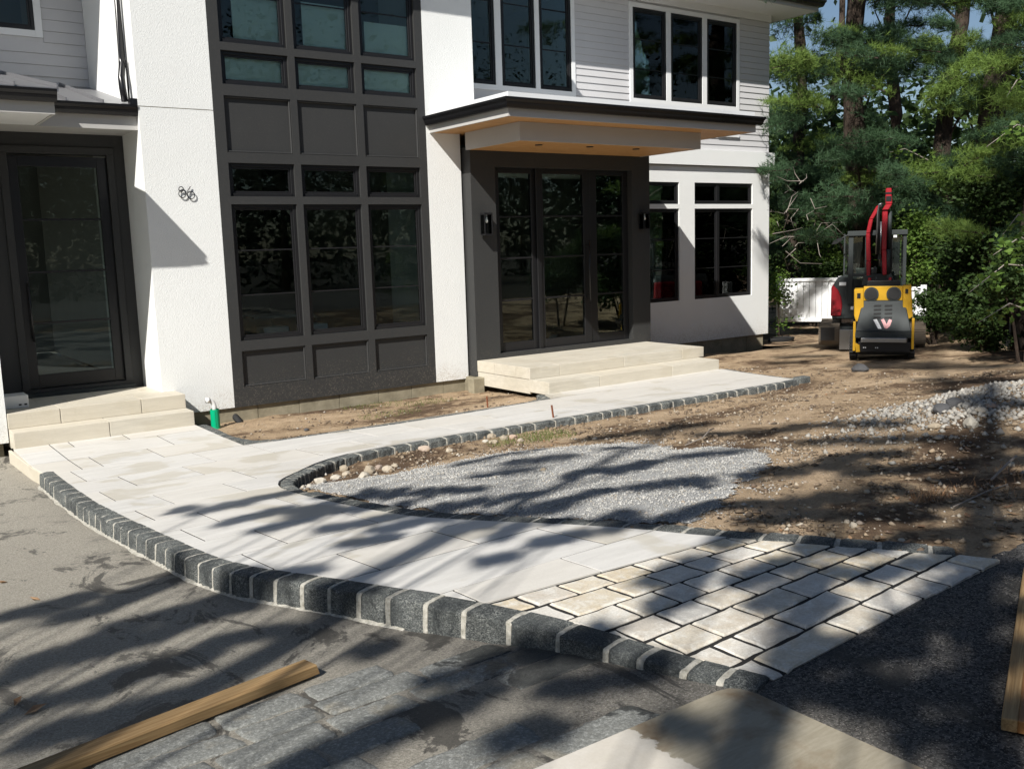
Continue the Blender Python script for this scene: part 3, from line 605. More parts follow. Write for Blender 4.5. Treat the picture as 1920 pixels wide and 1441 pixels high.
OCT = np.array([(1, 0, 0), (-.9, .1, 0), (0, 1, .1), (.1, -1, 0), (0, .1, 1), (0, 0, -1)], float); OCF = np.array([(0, 2, 4), (2, 1, 4), (1, 3, 4), (3, 0, 4), (2, 0, 5), (1, 2, 5), (3, 1, 5), (0, 3, 5)])
def pebbles(name, pts, sizes, mat, flat=.62, **kw):
    pts = np.asarray(pts, float); n = len(pts); sizes = np.asarray(sizes).reshape(-1, 1, 1)
    V = OCT[None] * sizes * rng.uniform(.6, 1.35, (n, 6, 1)) * np.array([1, 1, flat]) * rng.uniform(.7, 1.3, (n, 1, 3))
    a = rng.uniform(0, 6.28, n); ca, sa = np.cos(a)[:, None], np.sin(a)[:, None]; x = V[..., 0] * ca - V[..., 1] * sa; y = V[..., 0] * sa + V[..., 1] * ca
    V = np.stack([x, y, V[..., 2]], -1) + pts[:, None, :]
    F = (OCF[None] + (np.arange(n) * 6)[:, None, None]).reshape(-1, 3); return npmesh(name, V.reshape(-1, 3), F, mat, **kw)
def scatter(n, fn, x0, x1, y0, y1, zf, lo, hi, sink=.3, pw=2.5):
    P = []; S = []
    while len(P) < n:
        x, y = random.uniform(x0, x1), random.uniform(y0, y1); k = fn(x, y)
        if random.random() < k: s = lo + (hi - lo) * random.random() ** pw; P.append((x, y, zf(x, y) + s * (.62 - sink))); S.append(s)
    return P, S
def gd(x, y):
    q = noise.noise(Vector((x * 2.2, y * 2.2, 6)))
    if inside(x, y, GP): return .55 + .45 * sst(-.4, .2, q)
    d = min(math.dist((x, y), p) for p in GPD[::3]); return .6 * max(0, 1 - d / .38) * sst(-.3, .3, q)
P, S = scatter(34000, gd, bx[0] - .4, bx[1] + .4, bx[2] - .4, bx[3] + .4, lambda x, y: gmound(x, y) if inside(x, y, GP) else gz(x, y), .004, .0115, pw=3.0)
pebbles('crushed_stone', P, S, m_gravel, kind='stuff', label='loose crushed stone chips covering the gravel patch in the planting bed', cat='gravel')
BED = bed_in
def dens(x, y):
    if under(x, y) or (y > 12.45 and x < 17.1): return 0
    d = .16 + .5 * max(0, noise.noise(Vector((x * 1.1, y * 1.1, 2))))
    if inside(x, y, BED) and y > 6.3: d += .25
    if y < 5.2: d += .25
    return min(1, d * (1.15 - y / 16))
P, S = scatter(5200, dens, 2.5, 13, 2.2, 12.6, gz, .006, .026, pw=3.5)
pebbles('soil_stones', P, S, m_pebble, kind='stuff', label='small tan and white stones scattered through the bare soil', cat='stones')
P, S = scatter(9000, lambda x, y: 0 if inside(x, y, GP) else dens(x, y) * sst(-.25, .35, noise.noise(Vector((x * 1.6, y * 2.4, 7)))), 2.5, 13, 2.2, 12.6, gz, .008, .034, pw=2.6)
pebbles('soil_clods', P, S, m_clod, .5, kind='stuff', label='brown crumbs and clods of turned soil', cat='soil')
P, S = scatter(9500, lambda x, y: math.exp(-((x - PILE[0] - .1) ** 2 * .8 + (y - PILE[1] - .1) ** 2 * 1.5) / .9), PILE[0] - 3.2, PILE[0] + 2.2, PILE[1] - 2.2, PILE[1] + 2.2, gz, .006, .034, .25, 3.4)
pebbles('gravel_pile', P, S, m_rubble, .8, kind='stuff', label='heap of pale broken stone and gravel at the right edge of the soil', cat='gravel pile')
def rock(loc, s, label, grp, mat=m_rock, fl=.65):
    bm = bmesh.new(); bmesh.ops.create_icosphere(bm, subdivisions=2, radius=1); sd = random.uniform(0, 99); sc = Vector((random.uniform(.8, 1.3), random.uniform(.7, 1.1), random.uniform(fl * .8, fl * 1.2)))
    for v in bm.verts:
        k = 1 + .34 * noise.noise(v.co * 1.3 + Vector((sd, 0, 0))) + .10 * noise.noise(v.co * 3.5 + Vector((0, sd, 0))); v.co = Vector((v.co.x * sc.x, v.co.y * sc.y, v.co.z * sc.z)) * s * k
    me = D.meshes.new('rock'); bm.to_mesh(me); bm.free(); me.materials.append(mat)
    o = link(me, 'rock', None, (loc[0], loc[1], loc[2] + s * fl * .45), label=label, cat='rock', group=grp); o.rotation_euler = (0, 0, random.uniform(0, 6)); return o
RK = [  # px, py, half width px, label
    (843, 845, 7, 'rounded cream stone alone on the soil just below the kerb, mid bed'), (797, 842, 9, 'rust brown square stone leaning against the bed kerb'), (620, 880, 10, 'smooth tan stone nearest the dark inner face of the rounded kerb tip'),
    (645, 878, 9, 'upright tan stone right behind the smooth one at the kerb tip'), (630, 895, 8, 'yellowish stone in front of the smooth tan stones at the bed tip'), (650, 888, 9, 'light brown rock between two yellowish stones at the bed tip'), (693, 882, 13, 'largest domed grey brown rock in the left end of the bed'),
    (683, 893, 11, 'low olive rock touching the largest rock at its left'), (710, 876, 8, 'pale angular rock on the right of the largest domed rock'), (728, 880, 10, 'crumbly cream lump of old mortar at the right of the rock group'), (740, 873, 7, 'small cream lump behind the crumbly mortar lump'),
    (600, 902, 11, 'orange brown clod of earth in the very tip of the bed'), (580, 911, 6, 'small white stone touching the kerb in the tip of the bed'), (568, 913, 5, 'smaller white stone left of its twin in the tip of the bed'),
    (926, 828, 8, 'pinkish red stone in the row of pale stones by the weeds'), (921, 818, 8, 'white lump touching the kerb left of the weeds'), (945, 822, 9, 'white crumbly lump next to the pinkish stone'), (962, 820, 8, 'second white lump right of the pinkish stone'), (976, 826, 6, 'small pinkish white stone below the weeds'),
    (988, 803, 6, 'white lump pressed against the kerb above the weeds'), (1019, 880, 5, 'pale stone lying alone on the grey gravel patch'), (910, 827, 6, 'brownish stone at the left end of the pale row by the kerb'), (905, 868, 0, ''),
    (1612, 692, 13, 'dark flat stone in the soil in front of the yellow loader'), (1765, 768, 15, 'dark grey boulder chunk at the near edge of the gravel heap'), (1790, 757, 12, 'dark broken slab on the gravel heap above the boulder chunk'), (1752, 800, 12, 'cream angular rock low on the near slope of the gravel heap'), (1820, 795, 14, 'long grey green stone on the gravel heap'), (1838, 770, 9, 'round pale cobble on the crest of the gravel heap'),
    (1860, 762, 9, 'pale cobble right of the crest on the gravel heap'), (1895, 870, 6, 'round grey stone on the soil below the gravel heap'), (1600, 985, 8, 'flat white stone lying near the apron in brown soil'), (1588, 978, 6, 'flat white stone just above a larger flat white one'), (1560, 1003, 7, 'small white stone chip by the near edge kerb'),
    (1690, 1013, 6, 'jagged pale stone at the kerb by the apron'), (1850, 1022, 7, 'flat pale stone right of the apron tip'), (1625, 922, 6, 'brownish rounded stone by the tuft of red roots'), (1548, 832, 5, 'white stone on the shaded soil mound'), (535, 770, 6, 'tan stone at the foot of the foundation, near the green pipe'), (575, 806, 5, 'white stone by the dark edging in the house bed'), (470, 792, 0, '')]
for u, v, hw, lab in RK:
    if not hw: continue
    p = hit(u, v + hw * .3, gmound if inside(*hit(u, v, gz), GP) else gz); dist = math.hypot(*p); s = hw * dist / FPX * 1.12
    rock((p[0], p[1], gz(*p) if u != 1019 else gmound(*p)), s, lab, 'loose stones on the bare soil', m_darkrock if ' dark' in ' ' + lab and 'kerb' not in lab else m_rock)
# clods / leaves / weeds
def leaves(n, region, zf, size=.035):
    V = []; F = []
    while len(F) < n:
        u = random.uniform(region[0], region[2]); v = random.uniform(region[1], region[3]); p = hit(u, v, zf); a = random.uniform(0, 6.28); s = size * random.uniform(.6, 1.2); k = len(V); z = zf(*p)
        for dx, dy, dz in ((-s, 0, .004), (0, -s * .5, .010), (s, 0, .006 + random.random() * .02), (0, s * .5, .008)):
            V.append((p[0] + dx * math.cos(a) - dy * math.sin(a), p[1] + dx * math.sin(a) + dy * math.cos(a), z + dz))
        F.append((k, k + 1, k + 2, k + 3))
    return V, F
V, F = [], []
for n_, reg in ((60, (1200, 900, 1900, 1020)), (25, (1780, 840, 1915, 910)), (10, (1020, 815, 1060, 845)), (16, (900, 800, 1420, 870)), (20, (1480, 690, 1900, 780))):
    v_, f_2 = leaves(n_, reg, gz); F += [tuple(i + len(V) for i in f) for f in f_2]; V += v_
npmesh('leaf_litter', V, F, m_dry, kind='stuff', label='fallen brown and orange leaves scattered on the soil', cat='leaves')
for i, (u, v, s, lab) in enumerate([(68, 1333, .045, 'larger curled dead leaf on the driveway at lower left'), (34, 1318, .03, 'small yellowish dead leaf on the driveway near the left edge'), (65, 1125, .035, 'reddish dry leaf on the driveway left of the kerb'), (4, 1093, .03, 'dry leaf at the left edge of the driveway')]):
    p = hit(u, v, fz); m = MB(); a = random.uniform(0, 3)
    m.quad((-s, 0, .004), (-.2 * s, -.5 * s, .012), (.9 * s, -.1 * s, .02), (.1 * s, .1 * s, .003)).quad((-s, 0, .004), (.1 * s, .1 * s, .003), (.9 * s, -.1 * s, .02), (0, .55 * s, .018))
    o = m.build('fallen_leaf', m_dry, None, recalc=False, label=lab, cat='leaf', group='leaves fallen on the driveway'); o.location = (*p, fz(*p)); o.rotation_euler = (0, 0, a)
def tuft(name, center, rad, n, h, mat, zf, **kw):
    V = []; F = []
    for _ in range(n):
        a = random.uniform(0, 6.28); r = rad * math.sqrt(random.random()); x, y = center[0] + r * math.cos(a), center[1] + r * math.sin(a) * .6; z = zf(x, y); hh = h * random.uniform(.4, 1.2); b = random.uniform(0, 6.28); w_ = .004; k = len(V)
        lx, ly = random.gauss(0, .4) * hh, random.gauss(0, .4) * hh
        V += [(x - w_ * math.cos(b), y - w_ * math.sin(b), z), (x + w_ * math.cos(b), y + w_ * math.sin(b), z), (x + lx, y + ly, z + hh)]; F.append((k, k + 1, k + 2))
    return npmesh(name, V, F, mat, **kw)
tuft('weeds', hit(1000, 822, gz), .55, 700, .05, m_grass, gz, kind='stuff', label='low green weeds along the kerb beside the rusty stake', cat='weeds')
for u, v in ((700, 760), (800, 755), (730, 775)): tuft('weeds', hit(u, v, gz), .5, 260, .035, m_grass, gz, kind='stuff', label='sparse yellow green grass on the soil strip beside the house', cat='grass')
tuft('root_tuft', hit(1745, 935, gz), .16, 130, .06, m_dry, gz, kind='stuff', label='tuft of reddish dry roots standing in the brown soil', cat='dry roots')
tuft('root_tuft', hit(1890, 905, gz), .5, 150, .045, m_dry, gz, kind='stuff', label='scatter of dry roots and leaves near the right edge', cat='dry roots')
for u, v, h, lab in ((1041, 797, .22, 'leaning rusty steel stake against the walkway kerb'), (915, 764, .14, 'short rusty stake in the soil strip near the stone stoop')):
    p = hit(u, v, gz); m = MB().tube([(0, 0, -.1), (-.03 if u > 1000 else 0, .02, h)], .011, 8); o = m.build('steel_stake', m_rust, None, label=lab, cat='stake', group='rusty stakes'); o.location = (*p, gz(*p) + .02)
def twig(u, v, pts, r, lab):
    p = hit(u, v, gz); MB().tube([(a, b, c) for a, b, c in pts], r, 5).build('twig', m_deadwood, None, label=lab, cat='twig', group='twigs on the soil').location = (*p, gz(*p) + .01)
twig(1335, 826, [(-.35, 0, 0), (-.1, .02, .03), (.1, .12, .06), (.22, .18, .05)], .006, 'pale forked twig on the shaded soil above the gravel')
twig(1890, 890, [(-.3, -.05, .02), (0, 0, .07), (.3, .1, .05)], .008, 'crooked stick near the right edge of the soil')
twig(1840, 935, [(-.3, 0, 0), (.1, .02, .015), (.4, .05, .0)], .005, 'long thin straw coloured stem on brown soil at right')

# ================================================================ HOUSE
YF, YD, YR, YS, YL = 12.59, 13.46, 13.9, 12.38, 15.0
H = empty('house', (9, 13, 0), label='modern white stucco and grey clapboard house with black framed windows', cat='house')
def HB(name, mat, x0, x1, y0, y1, z0, z1, parent=H, bevel=0.0):
    o = MB().box(x0 - 9, x1 - 9, y0 - 13, y1 - 13, z0, z1).build(name, mat, parent, bevel=bevel); return o
def sub(parent, mb, name, mat, **k): mb.v = [(x - 9, y - 13, z) for x, y, z in mb.v]; return mb.build(name, mat, parent, **k)
def wall(name, mat, x0, x1, z0, z1, y, t, ops, parent=H):
    """front plane at y with rectangular openings and their reveals; back plane at y+t"""
    xs = sorted({x0, x1, *[v for o in ops for v in o[:2] if x0 < v < x1]}); zs = sorted({z0, z1, *[v for o in ops for v in o[2:] if z0 < v < z1]})
    isop = lambda x, z: any(o[0] < x < o[1] and o[2] < z < o[3] for o in ops); m = MB()
    for xa, xb in zip(xs[:-1], xs[1:]):
        for za, zb in zip(zs[:-1], zs[1:]):
            if isop((xa + xb) / 2, (za + zb) / 2): continue
            m.quad((xa, y, za), (xb, y, za), (xb, y, zb), (xa, y, zb)); m.quad((xa, y + t, zb), (xb, y + t, zb), (xb, y + t, za), (xa, y + t, za))
    for a, b, c, d in ops + [(x0, x1, z0, z1)]:
        a, b, c, d = max(a, x0), min(b, x1), max(c, z0), min(d, z1)
        m.quad((a, y, c), (a, y + t, c), (b, y + t, c), (b, y, c)); m.quad((a, y, d), (b, y, d), (b, y + t, d), (a, y + t, d))
        m.quad((a, y, c), (a, y, d), (a, y + t, d), (a, y + t, c)); m.quad((b, y, c), (b, y + t, c), (b, y + t, d), (b, y, d))
    return sub(parent, m, name, mat, recalc=False)
def window(x0, x1, z0, z1, y, fr=.045, cols=(), rows=(), depth=.05, mat=None, name='window', trim=None, glassinset=.02):
    """window root placed at its sill; children: frame, sashes, panes, muntins"""
    mat = mat or m_black; w = empty(name, ((x0 + x1) / 2 - 9, y - 13, z0), parent=H); cx = (x0 + x1) / 2
    a, b, h = x0 - cx, x1 - cx, z1 - z0; cs = [a] + [c - cx for c in cols] + [b]
    m = MB().box(a, a + fr, 0, depth, 0, h).box(b - fr, b, 0, depth, 0, h).box(a + fr, b - fr, 0, depth, h - fr, h).box(a + fr, b - fr, -.008, depth, 0, fr)
    for c in cs[1:-1]: m.box(c - fr * .9, c + fr * .9, .002, depth, fr, h - fr)
    m.build('frame', mat, w, bevel=.003)
    for i in range(len(cs) - 1):
        p0 = cs[i] + (fr if i == 0 else fr * .9); p1 = cs[i + 1] - (fr if i == len(cs) - 2 else fr * .9); s = .028
        MB().box(p0, p0 + s, .018, depth - .004, fr, h - fr).box(p1 - s, p1, .018, depth - .004, fr, h - fr).box(p0 + s, p1 - s, .018, depth - .004, h - fr - s, h - fr).box(p0 + s, p1 - s, .018, depth - .004, fr, fr + s).build('sash', mat, w, bevel=.002)
        MB().box(p0 + s, p1 - s, .034, .040, fr + s, h - fr - s).build('pane', m_glass, w)
        for r in rows:
            zz = r - z0
            MB().box(p0 + s, p1 - s, .026, .033, zz - .009, zz + .009).build('muntin', mat, w)
    return w
zc = CAMZ
# ---- tower between the two white piers: charcoal grid of panels and windows
c1 = (X(452, 639.4, YF), X(571.8, 630.7, YF)); c2 = (X(583.9, 629.7, YF), X(690.8, 622, YF)); c3 = (X(702.6, 620.3, YF), X(800.8, 611.7, YF))
COLS = [c1, c2, c3]; TOPZ = 5.10 + zc
rowz = {'low': (Z(459, 725.5, YF), Z(453.8, 658.5, YF)), 'win': (Z(452, 639.4, YF), Z(431.6, 383, YF)), 'trans': (Z(431.6, 368, YF), Z(426.6, 304.8, YF)), 'mid': (Z(423.3, 284.8, YF), Z(416.6, 178.2, YF)), 'small': (Z(415, 156.6, YF), Z(410, 92.6, YF)), 'top': (Z(408.3, 77.3, YF), Z(408.3, 77.3, YF) + 1.72)}
XT0, XT1 = 4.362, 7.575; ZB = Z(441.6, 764.3, YF)
ops = [(a, b, *rowz[r]) for a, b in COLS for r in rowz]
wall('panel_grid', m_dark, XT0, XT1, ZB, TOPZ, YF + .004, .075, ops)
for a, b in COLS:
    for r in ('low', 'mid'):
        z0, z1 = rowz[r]
        HB('recessed_panel', m_dark, a - .02, b + .02, YF + .052, YF + .072, z0 - .02, z1 + .02)
        sub(H, MB().box(a, a + .022, YF + .018, YF + .052, z0, z1).box(b - .022, b, YF + .018, YF + .052, z0, z1).box(a + .022, b - .022, YF + .018, YF + .052, z0, z0 + .022).box(a + .022, b - .022, YF + .018, YF + .052, z1 - .022, z1), 'panel_moulding', m_dark, bevel=.006)
    z0, z1 = rowz['win']; h = z1 - z0; window(a, b, z0, z1, YF + .045, rows=(z0 + h * .335, z0 + h * .665))
    window(a, b, *rowz['trans'], YF + .045); window(a, b, *rowz['small'], YF + .045)
    z0, z1 = rowz['top']; window(a, b, z0, z1, YF + .045, rows=(z0 + .62, z0 + 1.2))
for za, zb in ((ZB, rowz['low'][0]), (rowz['low'][1], rowz['win'][0]), (rowz['win'][1], rowz['trans'][0]), (rowz['trans'][1], rowz['small'][0]), (rowz['small'][1], rowz['top'][0]), (rowz['top'][1], TOPZ)):
    HB('inner_wall', m_room, XT0 + .01, XT1 - .01, YF + .10, YF + .16, za + .02, zb - .02)
for xa, xb in ((XT0 + .01, c1[0] - .02), (c1[1] + .02, c2[0] - .02), (c2[1] + .02, c3[0] - .02), (c3[1] + .02, XT1 - .01)):
    HB('inner_jamb', m_room, xa, xb, YF + .102, YF + .20, ZB, TOPZ)
# ---- white piers
zj = Z(330, 203, YF); PB0 = ZB + .006
HB('pier', m_stucco, 3.42, XT0, YF, 15.2, PB0, zj - .005); HB('pier', m_stucco, 3.42, XT0, YF, 15.2, zj + .005, 6.9)
HB('control_joint', m_found, 3.43, XT0 - .01, YF + .008, 15.1, zj - .006, zj + .006)
HB('pier', m_stucco, XT1, 8.17, YF, YR - .002, PB0, 2.0 + zc); HB('pier', m_stucco, XT1, 8.46, YF, YR - .002, 2.0 + zc, 6.9)
# ---- foundation blocks (recessed concrete)
def found(x0, x1, y, z0, z1, ln=.62, nm='foundation_block'):
    x = x0
    while x < x1 - .02:
        xe = min(x1, x + ln * random.uniform(.92, 1.08)); HB(nm, m_found, x + .003, xe - .003, y + random.uniform(0, .006), y + .22, z0, z1, bevel=.004); x = xe
found(3.50, 8.15, YF + .035, -.45, ZB - .001); found(11.9, 16.95, YR + .04, -.7, -.004, .75); found(-6, 1.5, 12.30, -.5, .20, .7)
HB('foundation_wall', m_found, 8.2, 11.9, 12.45, 12.8, -.4, .07); HB('foundation_wall', m_found, 8.12, 8.2, 12.45, YF + .3, -.4, .07)
HB('foundation_block', m_found, 8.0, 8.22, 12.20, 12.36, -.2, .085, bevel=.015)
# ---- entry surround
SX0, SX1 = 8.205, 11.97; SZ0 = Z(896, 706, YS); SZ1 = 1.50 + zc
ox0, ox1 = X(938, 640, YS), X(1187, 560, YS); oz0, oz1 = Z(1000, 656, YS), Z(1050, 316, YS)
wall('entry_surround', m_dark, SX0, SX1, SZ0, SZ1, YS, .20, [(ox0, ox1, oz0, oz1)])
HB('surround_side', m_dark, SX0, SX0 + .05, YS + .202, YR, SZ0, SZ1); HB('surround_side', m_dark, SX1 - .05, SX1, YS + .202, YR, SZ0, SZ1); HB('surround_top', m_dark, SX0 + .05, SX1 - .05, YS + .202, YR, SZ1 - .05, SZ1)
HB('threshold_board', m_dark, ox0 - .1, ox1 + .1, YS - .004, YS + .10, oz0 - .10, oz0 + .002)
YG = YS + .14
def door(x0, x1, z0, z1, y, gx0, gx1, gz0, gz1, rows, name='door', handle=None, mat=None):
    mat = mat or m_black; d = empty(name, (x0 - 9, y - 13, z0), parent=H)
    a, b, c, e = gx0 - x0, gx1 - x0, gz0 - z0, gz1 - z0; w, h = x1 - x0, z1 - z0
    MB().box(0, a, 0, .06, 0, h).box(b, w, 0, .06, 0, h).box(a, b, 0, .06, 0, c).box(a, b, 0, .06, e, h).build('door_leaf', mat, d, bevel=.003)
    MB().box(a, b, .026, .034, c, e).build('pane', m_glass, d)
    for r in rows: MB().box(a, b, .006, .025, r - z0 - .014, r - z0 + .014).build('muntin', mat, d, bevel=.002)
    m = MB(); q = .05; m.quad((a, .0, c), (b, .0, c), (b - .0, .026, c + q * .0 + .001), (a, .026, c + .001))
    if handle:
        hx, h0, h1 = handle; hx -= x0; h0 -= z0; h1 -= z0
        MB().tube([(hx, -.06, h0), (hx, -.06, h1)], .016, 10).tube([(hx, 0, h0 + .08), (hx, -.06, h0 + .08)], .01, 8).tube([(hx, 0, h1 - .08), (hx, -.06, h1 - .08)], .01, 8).build('handle', m_black, d, smooth=True)
    return d
gx = [(X(936, 450, YG), X(995, 450, YG)), (X(1016, 450, YG), X(1091, 450, YG)), (X(1117, 450, YG), X(1166, 450, YG))]
gtop = Z(1000, 326, YG); gbot = Z(960, 641, YG); rws = (Z(1050, 405.5, YG), Z(1050, 480.5, YG), Z(1050, 556, YG))
edges = [ox0 + .01, (gx[0][1] + gx[1][0]) / 2, (gx[1][1] + gx[2][0]) / 2, ox1 - .01]
door(edges[0], edges[1] - .008, oz0 + .004, oz1 - .004, YG - .03, *gx[0], gbot, gtop, rws, 'sidelight')
door(edges[1] + .008, edges[2] - .004, oz0 + .004, oz1 - .004, YG - .05, *gx[1], gbot, gtop, rws, 'door', (gx[1][1] + .07, rws[2] - .1, rws[1] + .25))
door(edges[2] + .004, edges[3], oz0 + .004, oz1 - .004, YG - .03, *gx[2], gbot, gtop, rws, 'sidelight', None)
sub(H, MB().box(edges[1] - .04, edges[1] + .04, YG - .08, YG - .052, oz0, oz1), 'door_mullion', m_black, bevel=.004)
# lanterns
def lantern(u, v0, v1, w_):
    x = X(u, (v0 + v1) / 2, YS - .1); z0, z1 = Z(u, v1, YS - .08), Z(u, v0, YS - .08); L = empty('wall_lantern', (x - 9, YS - 13, z0), parent=H); h = z1 - z0; a = w_ / 2; d = .15; r = .007
    m = MB().box(-a, a, -d, -.03, h - .03, h).box(-a, a, -d, -.03, 0, .02).box(-a * .7, a * .7, -.03, 0, h * .1, h * .95)
    for px_ in (-a, a - r * 2):
        for py_ in (-d, -.03 - r * 2): m.box(px_, px_ + 2 * r, py_, py_ + 2 * r, .02, h - .03)
    m.build('lantern_cage', m_black, L); MB().tube([(0, -d / 2 - .02, h * .55), (0, -d / 2 - .02, h * .62), (0, -d / 2 - .02, h * .8)], [.012, .022, .010], 8).build('bulb', m_pipew, L, smooth=True)
    MB().tube([(0, -d / 2 - .02, h * .8), (0, -d / 2 - .02, h - .03)], .012, 8).build('lamp_socket', m_steel, L)
    for s in (-1, 1): MB().box(s * a - .001, s * a + .001, -d + .01, -.04, .02, h - .03).build('lantern_glass', m_glass, L)
lantern(913, 399, 441, .15); lantern(1209, 398, 430, .15)
# ---- canopy over the entry
CX0, CX1, CY, FZ0, GZ1 = 7.632, 12.60, 10.55, 1.709 + zc, 1.943 + zc
can = empty('canopy', (0, 0, 0), parent=H)
def gutter(parent, path, zt, hgt=.13, wd=.12, side=1, mat=m_gutter, name='gutter'):
    prof = [(0.0, -hgt), (wd * .55, -hgt), (wd * .72, -hgt * .72), (wd * .80, -hgt * .45), (wd * .98, -hgt * .22), (wd, 0), (wd - .012, 0), (wd - .02, -.02), (.004, -.02), (0, 0)]
    rings = []
    for i, p in enumerate(path):
        def nrm(a, b): dx, dy = b[0] - a[0], b[1] - a[1]; L = math.hypot(dx, dy); return (-dy / L * side, dx / L * side)
        ns = ([nrm(path[i - 1], p)] if i else []) + ([nrm(p, path[i + 1])] if i < len(path) - 1 else []); nx = sum(n[0] for n in ns) / len(ns); ny = sum(n[1] for n in ns) / len(ns); q = nx * nx + ny * ny; nx /= q; ny /= q
        rings.append([(p[0] + nx * a, p[1] + ny * a, zt + b) for a, b in prof])
    return sub(parent, MB().loft(rings), name, mat)
gutter(can, [(CX0, YF - .01), (CX0, CY), (CX1, CY), (CX1, 12.3)], GZ1, side=-1)
HB('fascia', m_fascia, CX0, CX0 + .03, CY, YF - .002, FZ0, GZ1 - .004, can); HB('fascia', m_fascia, CX0 + .03, CX1 - .03, CY, CY + .03, FZ0, GZ1 - .004, can); HB('fascia', m_fascia, CX1 - .03, CX1, CY, YR - .002, FZ0, GZ1 - .004, can)
HB('roof_edge', m_trimw, CX0 + .012, CX1 - .012, CY + .012, YF - .004, GZ1 + .001, GZ1 + .085, can); HB('roof_edge', m_trimw, 8.475, CX1 - .014, YF, YR - .06, GZ1 + .001, GZ1 + .085, can)
HB('soffit_panel', m_soffit, CX0 + .031, CX1 - .031, CY + .031, YF - .004, FZ0 + .004, FZ0 + .02, can); HB('soffit_panel', m_soffit, 8.18, CX1 - .031, YF, YR - .01, FZ0 + .003, FZ0 + .019, can)
BX0, BX1, BY, BZ = 8.13, 11.77, 10.98, 1.456 + zc
HB('beam_box', m_fascia, BX0, BX0 + .03, BY, YS - .002, BZ, FZ0 + .002, can); HB('beam_box', m_fascia, BX0 + .03, BX1 - .03, BY, BY + .03, BZ, FZ0 + .002, can); HB('beam_box', m_fascia, BX1 - .03, BX1, BY, YS - .002, BZ, FZ0 + .002, can)
HB('soffit_panel', m_soffit, BX0 + .031, BX1 - .031, BY + .031, YS - .004, BZ + .005, BZ + .02, can)
HB('beam_box', m_fascia, BX0 + .031, BX1 - .031, YS, YS + .002, BZ + .02, FZ0, can)
for u, v in ((1010, 272), (1106, 275.5), (1192.6, 279.8)):
    x, y, z = atz(u, v, BZ); sub(can, MB().tube([(x, y, BZ - .006), (x, y, BZ + .0045)], [.055, .058], 16), 'recessed_light', m_black)
# ---- right wing: stucco ground floor, clapboard above
wx = [(X(1302.6, 450, YR), X(1410.5, 450, YR))]; lx1 = X(1274, 450, YR); lx0 = lx1 - (wx[0][1] - wx[0][0]); tz = (Z(1303, 382.5, YR), Z(1303, 342.2, YR)); mz = (Z(1302.6, 561.2, YR), Z(1302.6, 391, YR))
SB0 = Z(1437.9, 624.9, YR); BZ0 = Z(1443.5, 315.8, YR); BZ1 = Z(1438.7, 287, YR); XR = X(1440, 620, YR)
o4 = [(wx[0][0], wx[0][1], *tz), (wx[0][0], wx[0][1], *mz), (lx0, lx1, *tz), (lx0, lx1, *mz)]
wall('stucco_wall', m_stucco, 8.6, XR, SB0, BZ0 - .002, YR, .2, o4 + [(ox0 - .3, ox1 + .3, SB0 - .1, SZ1 - .3)])
HB('belly_band', m_stucco, SX1 + .002, XR + .09, YR - .075, YR + .19, BZ0 + .012, BZ1); HB('band_shadow_gap', m_black, SX1 + .002, XR, YR - .03, YR + .15, BZ0 - .001, BZ0 + .0115)
for a, b in (wx[0], (lx0, lx1)):
    mid = a + (b - a) * .41
    window(a, b, *tz, YR + .03, cols=(mid,)); h = mz[1] - mz[0]; window(a, b, *mz, YR + .03, cols=(mid,), rows=(mz[0] + h * .34, mz[0] + h * .67))
HB('side_wall', m_stucco, XR - .2, XR, YR + .202, 24, SB0, BZ0 - .002); HB('side_wall', m_siding, XR - .2, XR - .01, YR + .202, 24, BZ0, 6.9); HB('belly_band', m_stucco, XR + .001, XR + .09, YR + .191, 24, BZ0 + .012, BZ1)
# upper floor openings
ug = [(X(1186.5, 120, YR), X(1249, 120, YR)), (X(1257.5, 120, YR), X(1316.5, 120, YR)), (X(1325, 120, YR), X(1381, 120, YR))]; uz = (Z(1186, 183.5, YR), Z(1185, 12.5, YR))
mg = [(9.02, X(928, 100, YR)), (X(940, 100, YR), X(1003, 100, YR)), (X(1011.5, 100, YR), X(1071, 100, YR))]; mz2 = (Z(1003, 166, YR), Z(1003, 166, YR) + 2.1)
ops = [(a, b, *uz) for a, b in ug] + [(a, b, *mz2) for a, b in mg]; FR0 = Z(1385.8, 33, YR); FR1 = FR0 + .14
wall('upper_wall', m_siding, 8.6, XR - .02, BZ1 - .02, 6.9, YR + .025, .16, ops)
for grp, zz in ((ug, uz), (mg, mz2)):
    a0, b0 = grp[0][0] - .085, grp[-1][1] + .085; t0 = YR - .012; m = MB()
    m.box(a0, b0, t0, YR + .024, zz[0] - .085, zz[0] - .002); m.box(a0, b0, t0, YR + .024, zz[1] + .002, zz[1] + .085)
    for xa, xb in [(a0, grp[0][0] - .001)] + [(grp[i][1] + .001, grp[i + 1][0] - .001) for i in range(2)] + [(grp[-1][1] + .001, b0)]: m.box(xa, xb, t0, YR + .024, zz[0] - .002, zz[1] + .002)
    sub(H, m, 'window_trim', m_trimw)
    for i, (a, b) in enumerate(grp):
        h = zz[1] - zz[0]; window(a, b, *zz, YR + .0, fr=.055, rows=(zz[0] + h * .33, zz[0] + h * .66))
